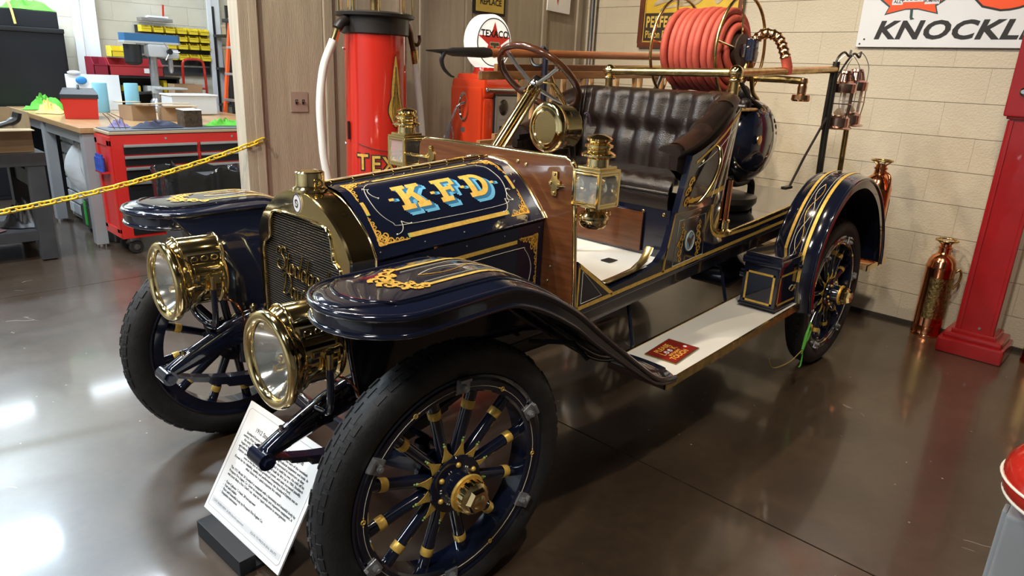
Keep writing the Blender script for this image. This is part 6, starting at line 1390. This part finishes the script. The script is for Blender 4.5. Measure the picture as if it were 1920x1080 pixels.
# container, boxes and clutter on the bench and chest
t=thing('clear_container','clear plastic storage container with tan contents on the bench','container',(-5.62,1.80,.999))
MB().box((0,0,.10),(.30,.46,.19),bev=.015).build('tub',M('clear_plastic',(.72,.75,.76),.15,alpha=.75),t); MB().box((0,0,.03),(.28,.44,.05)).build('contents',M('tan_contents',(.55,.36,.18),.7),t,0); MB().box((0,0,.20),(.32,.48,.015),bev=.004).build('lid',M('clear_lid',(.8,.82,.83),.2,alpha=.85),t)
def boxy(label,loc,d,rz,flaps=True,mat=card):
    t=thing('cardboard_box',label,'box',loc,rz); x,y,z=d
    for s in (-1,1):
        MB().box((s*x/2,0,z/2),(.006,y,z)).build('box_side',mat,t,0); MB().box((0,s*y/2,z/2),(x,.006,z)).build('box_side',mat,t,0)
        if flaps: MB().box((s*x*.72,0,z+.02),(x*.45,y*.95,.005),T=Tr(0,0,0)).build('box_flap',M('cardboard_pale',(.40,.29,.17),.75),t,0)
    MB().box((0,0,.004),(x,y,.006)).build('box_bottom',mat,t,0); return t
boxy('small open brown box on the bench edge behind the gloves',(-5.05,1.10,.999),(.22,.22,.13),.2); boxy('open brown box with splayed flaps behind the black carton',(-4.95,1.42,.999),(.26,.30,.12),-.2)
boxy('tall brown box standing behind the drill press',(-6.35,2.05,.999),(.2,.30,.28),0,False)
t=thing('black_carton','small black carton with white top on the red tool chest','box',(-4.17,1.23,1.006),.15); MB().box((0,0,.07),(.12,.16,.14),bev=.003).build('carton',M('carton_black',(.02,.017,.016),.5,col2=(.10,.06,.03),vscale=40),t); MB().box((-.01,0,.142),(.13,.16,.004),T=Ry(.06)).build('white_flap',paper,t,0)
rag('dark_gloves','dark blue work gloves lying on the tool chest mat',(-4.12,.93,1.006),.10,.19,.06,M('glove_navy',(.02,.025,.05),.8),'gloves',21)
rag('purple_cloth','small purple cloth at the corner of the tool chest top',(-4.24,.70,1.006),.06,.08,.06,M('cloth_purple',(.16,.14,.26),.9),'cloth',22)
rag('green_cloth','bright green cloth on the tool chest right of the black carton',(-4.18,1.54,1.006),.08,.18,.06,gtow,'towel',23)
t=thing('wire_bits','bent wire rods lying on the left corner of the tool chest','wire',(-4.05,.60,1.008))
for a in (0,1,2): MB().tube([(0,.0+.04*a,0),(-.02,-.03+.05*a,.08),(-.04,-.06+.03*a,.12)],.003,5).build('wire_rod',copper,t)
# hand truck, orange ladder, shelving by the board wall
t=thing('hand_truck','red tubular hand truck standing behind the bench','hand truck',(-7.1,2.46,0))
for y in (-.14,.14): MB().tube([(0,y,.12),(0,y,1.2),(0,y*.95,1.45)],.016,10).build('upright',redp,t)
MB().tube(bez([(0,-.133,1.44),(0,-.11,1.53),(0,0,1.55),(0,.11,1.53),(0,.133,1.44)],4),.016,10).build('handle_loop',redp,t,60)
for z in (.4,.8,1.2): MB().cyl((0,-.14,z),(0,.14,z),.012,8).build('cross_bar',redp,t)
for y in (-.2,.2): MB().lathe([(0,-.03),(.11,-.03),(.11,.03),(0,.03)],18,Tr(-.05,y,.11)@Rx(pi/2)).build('wheel',rubber,t)
MB().box((.1,0,.01),(.2,.34,.012)).build('toe_plate',redp,t,0)
orm=M('ladder_orange',(.75,.10,.02),.4)
t=thing('step_ladder','orange fibreglass step ladder standing beside the board wall post','ladder',(-6.05,2.50,0))
for s in (-1,1):
    MB().box((0,0,0),(.05,.028,2.06),T=Tr(.22*s,-.04,1.0)@Ry(-.10*s)@Rx(-.09)).build('front_rail',orm,t,0)
    MB().box((0,0,0),(.04,.025,2.0),T=Tr(.20*s,.18,1.0)@Ry(-.10*s)@Rx(.12)).build('rear_rail',orm,t,0)
for i in range(6): MB().box((0,-.14+.028*i,.25+.29*i),(.42-.055*i,.08,.025),bev=.004).build('step',alu,t)
MB().box((0,.06,1.99),(.26,.2,.04),bev=.008).build('ladder_top',black,t)
t=thing('dark_shelving','dark steel shelving with cartons beside the orange ladder','shelf',(-7.05,3.2,0))
for x in (-.2,.2):
    for y in (-.38,.38): MB().box((x,y,1.1),(.03,.03,2.2)).build('upright',iron,t,0)
for z in (.5,1.0,1.45,1.85): MB().box((0,0,z),(.42,.80,.03)).build('shelf_board',iron,t,0)
for lab,dy,z,d,m_ in (('brown carton on the third shelf of the dark shelving',-.20,1.466,(.30,.26,.26),card),('white tub on the top shelf of the dark shelving',-.12,1.866,(.2,.2,.22),whitep),('small tan carton on the top shelf of the dark shelving',-.30,1.866,(.14,.12,.12),M('cardboard_pale',(.4,.29,.17),.75)),('black case on the second shelf of the dark shelving',-.1,1.016,(.3,.4,.36),black)):
    o=thing('stored_box',lab,'box',(-7.0,3.2+dy,z)); MB().box((0,0,d[2]/2),d,bev=.008).build('body',m_,o); MB().box((0,0,d[2]-.02),(d[0]+.008,d[1]+.008,.035),bev=.004).build('lid',m_,o)
# trash bin with black liner
t=thing('trash_bin','grey trash bin lined with a black plastic bag by the tool chest','trash bin',(-3.42,1.01,0))
gb_=M('bin_charcoal',(.05,.052,.055),.5); linr=M('black_liner',(.012,.012,.013),.14,bump=.7,bscale=11)
m=MB(); frus(m,[(-.19,-.30),(.19,-.30),(.19,.30),(-.19,.30)],.82,1.0,0,.70); m.build('pail',gb_,t,0)
def ln_(u,v):
    a=2*pi*u; c_,s_=cos(a),sin(a); k=1/max(abs(c_)/.205,abs(s_)/.325); rr=k*(1+.02*sin(9*a)+.012*sin(17*a))
    if v<.45: q=v/.45; return Vector((rr*c_*(1.0+.02*sin(13*a)),rr*s_,.52+.22*q+.012*sin(7*a)))
    if v<.6: q=(v-.45)/.15; return Vector((rr*c_*(1-.06*q),rr*s_*(1-.04*q),.745+.012*sin(pi*q)+.02*sin(7*a)*(1-q)+.02*sin(5*a)))
    q=(v-.6)/.4; return Vector((rr*c_*(.92-.25*q+.03*sin(8*a)*q),rr*s_*(.94-.2*q+.03*sin(11*a)*q),.745+.02*sin(5*a)-.35*q))
MB().grid(ln_,72,16,True).build('bag_liner',linr,t,70)
MB().grid(lambda u,v:Vector((.20-.1*v*u,-.33-.03*sin(5*u+3*v)+.12*v,.70+.16*u*(1-v*.5))),8,6).build('bag_knot',linr,t,70)
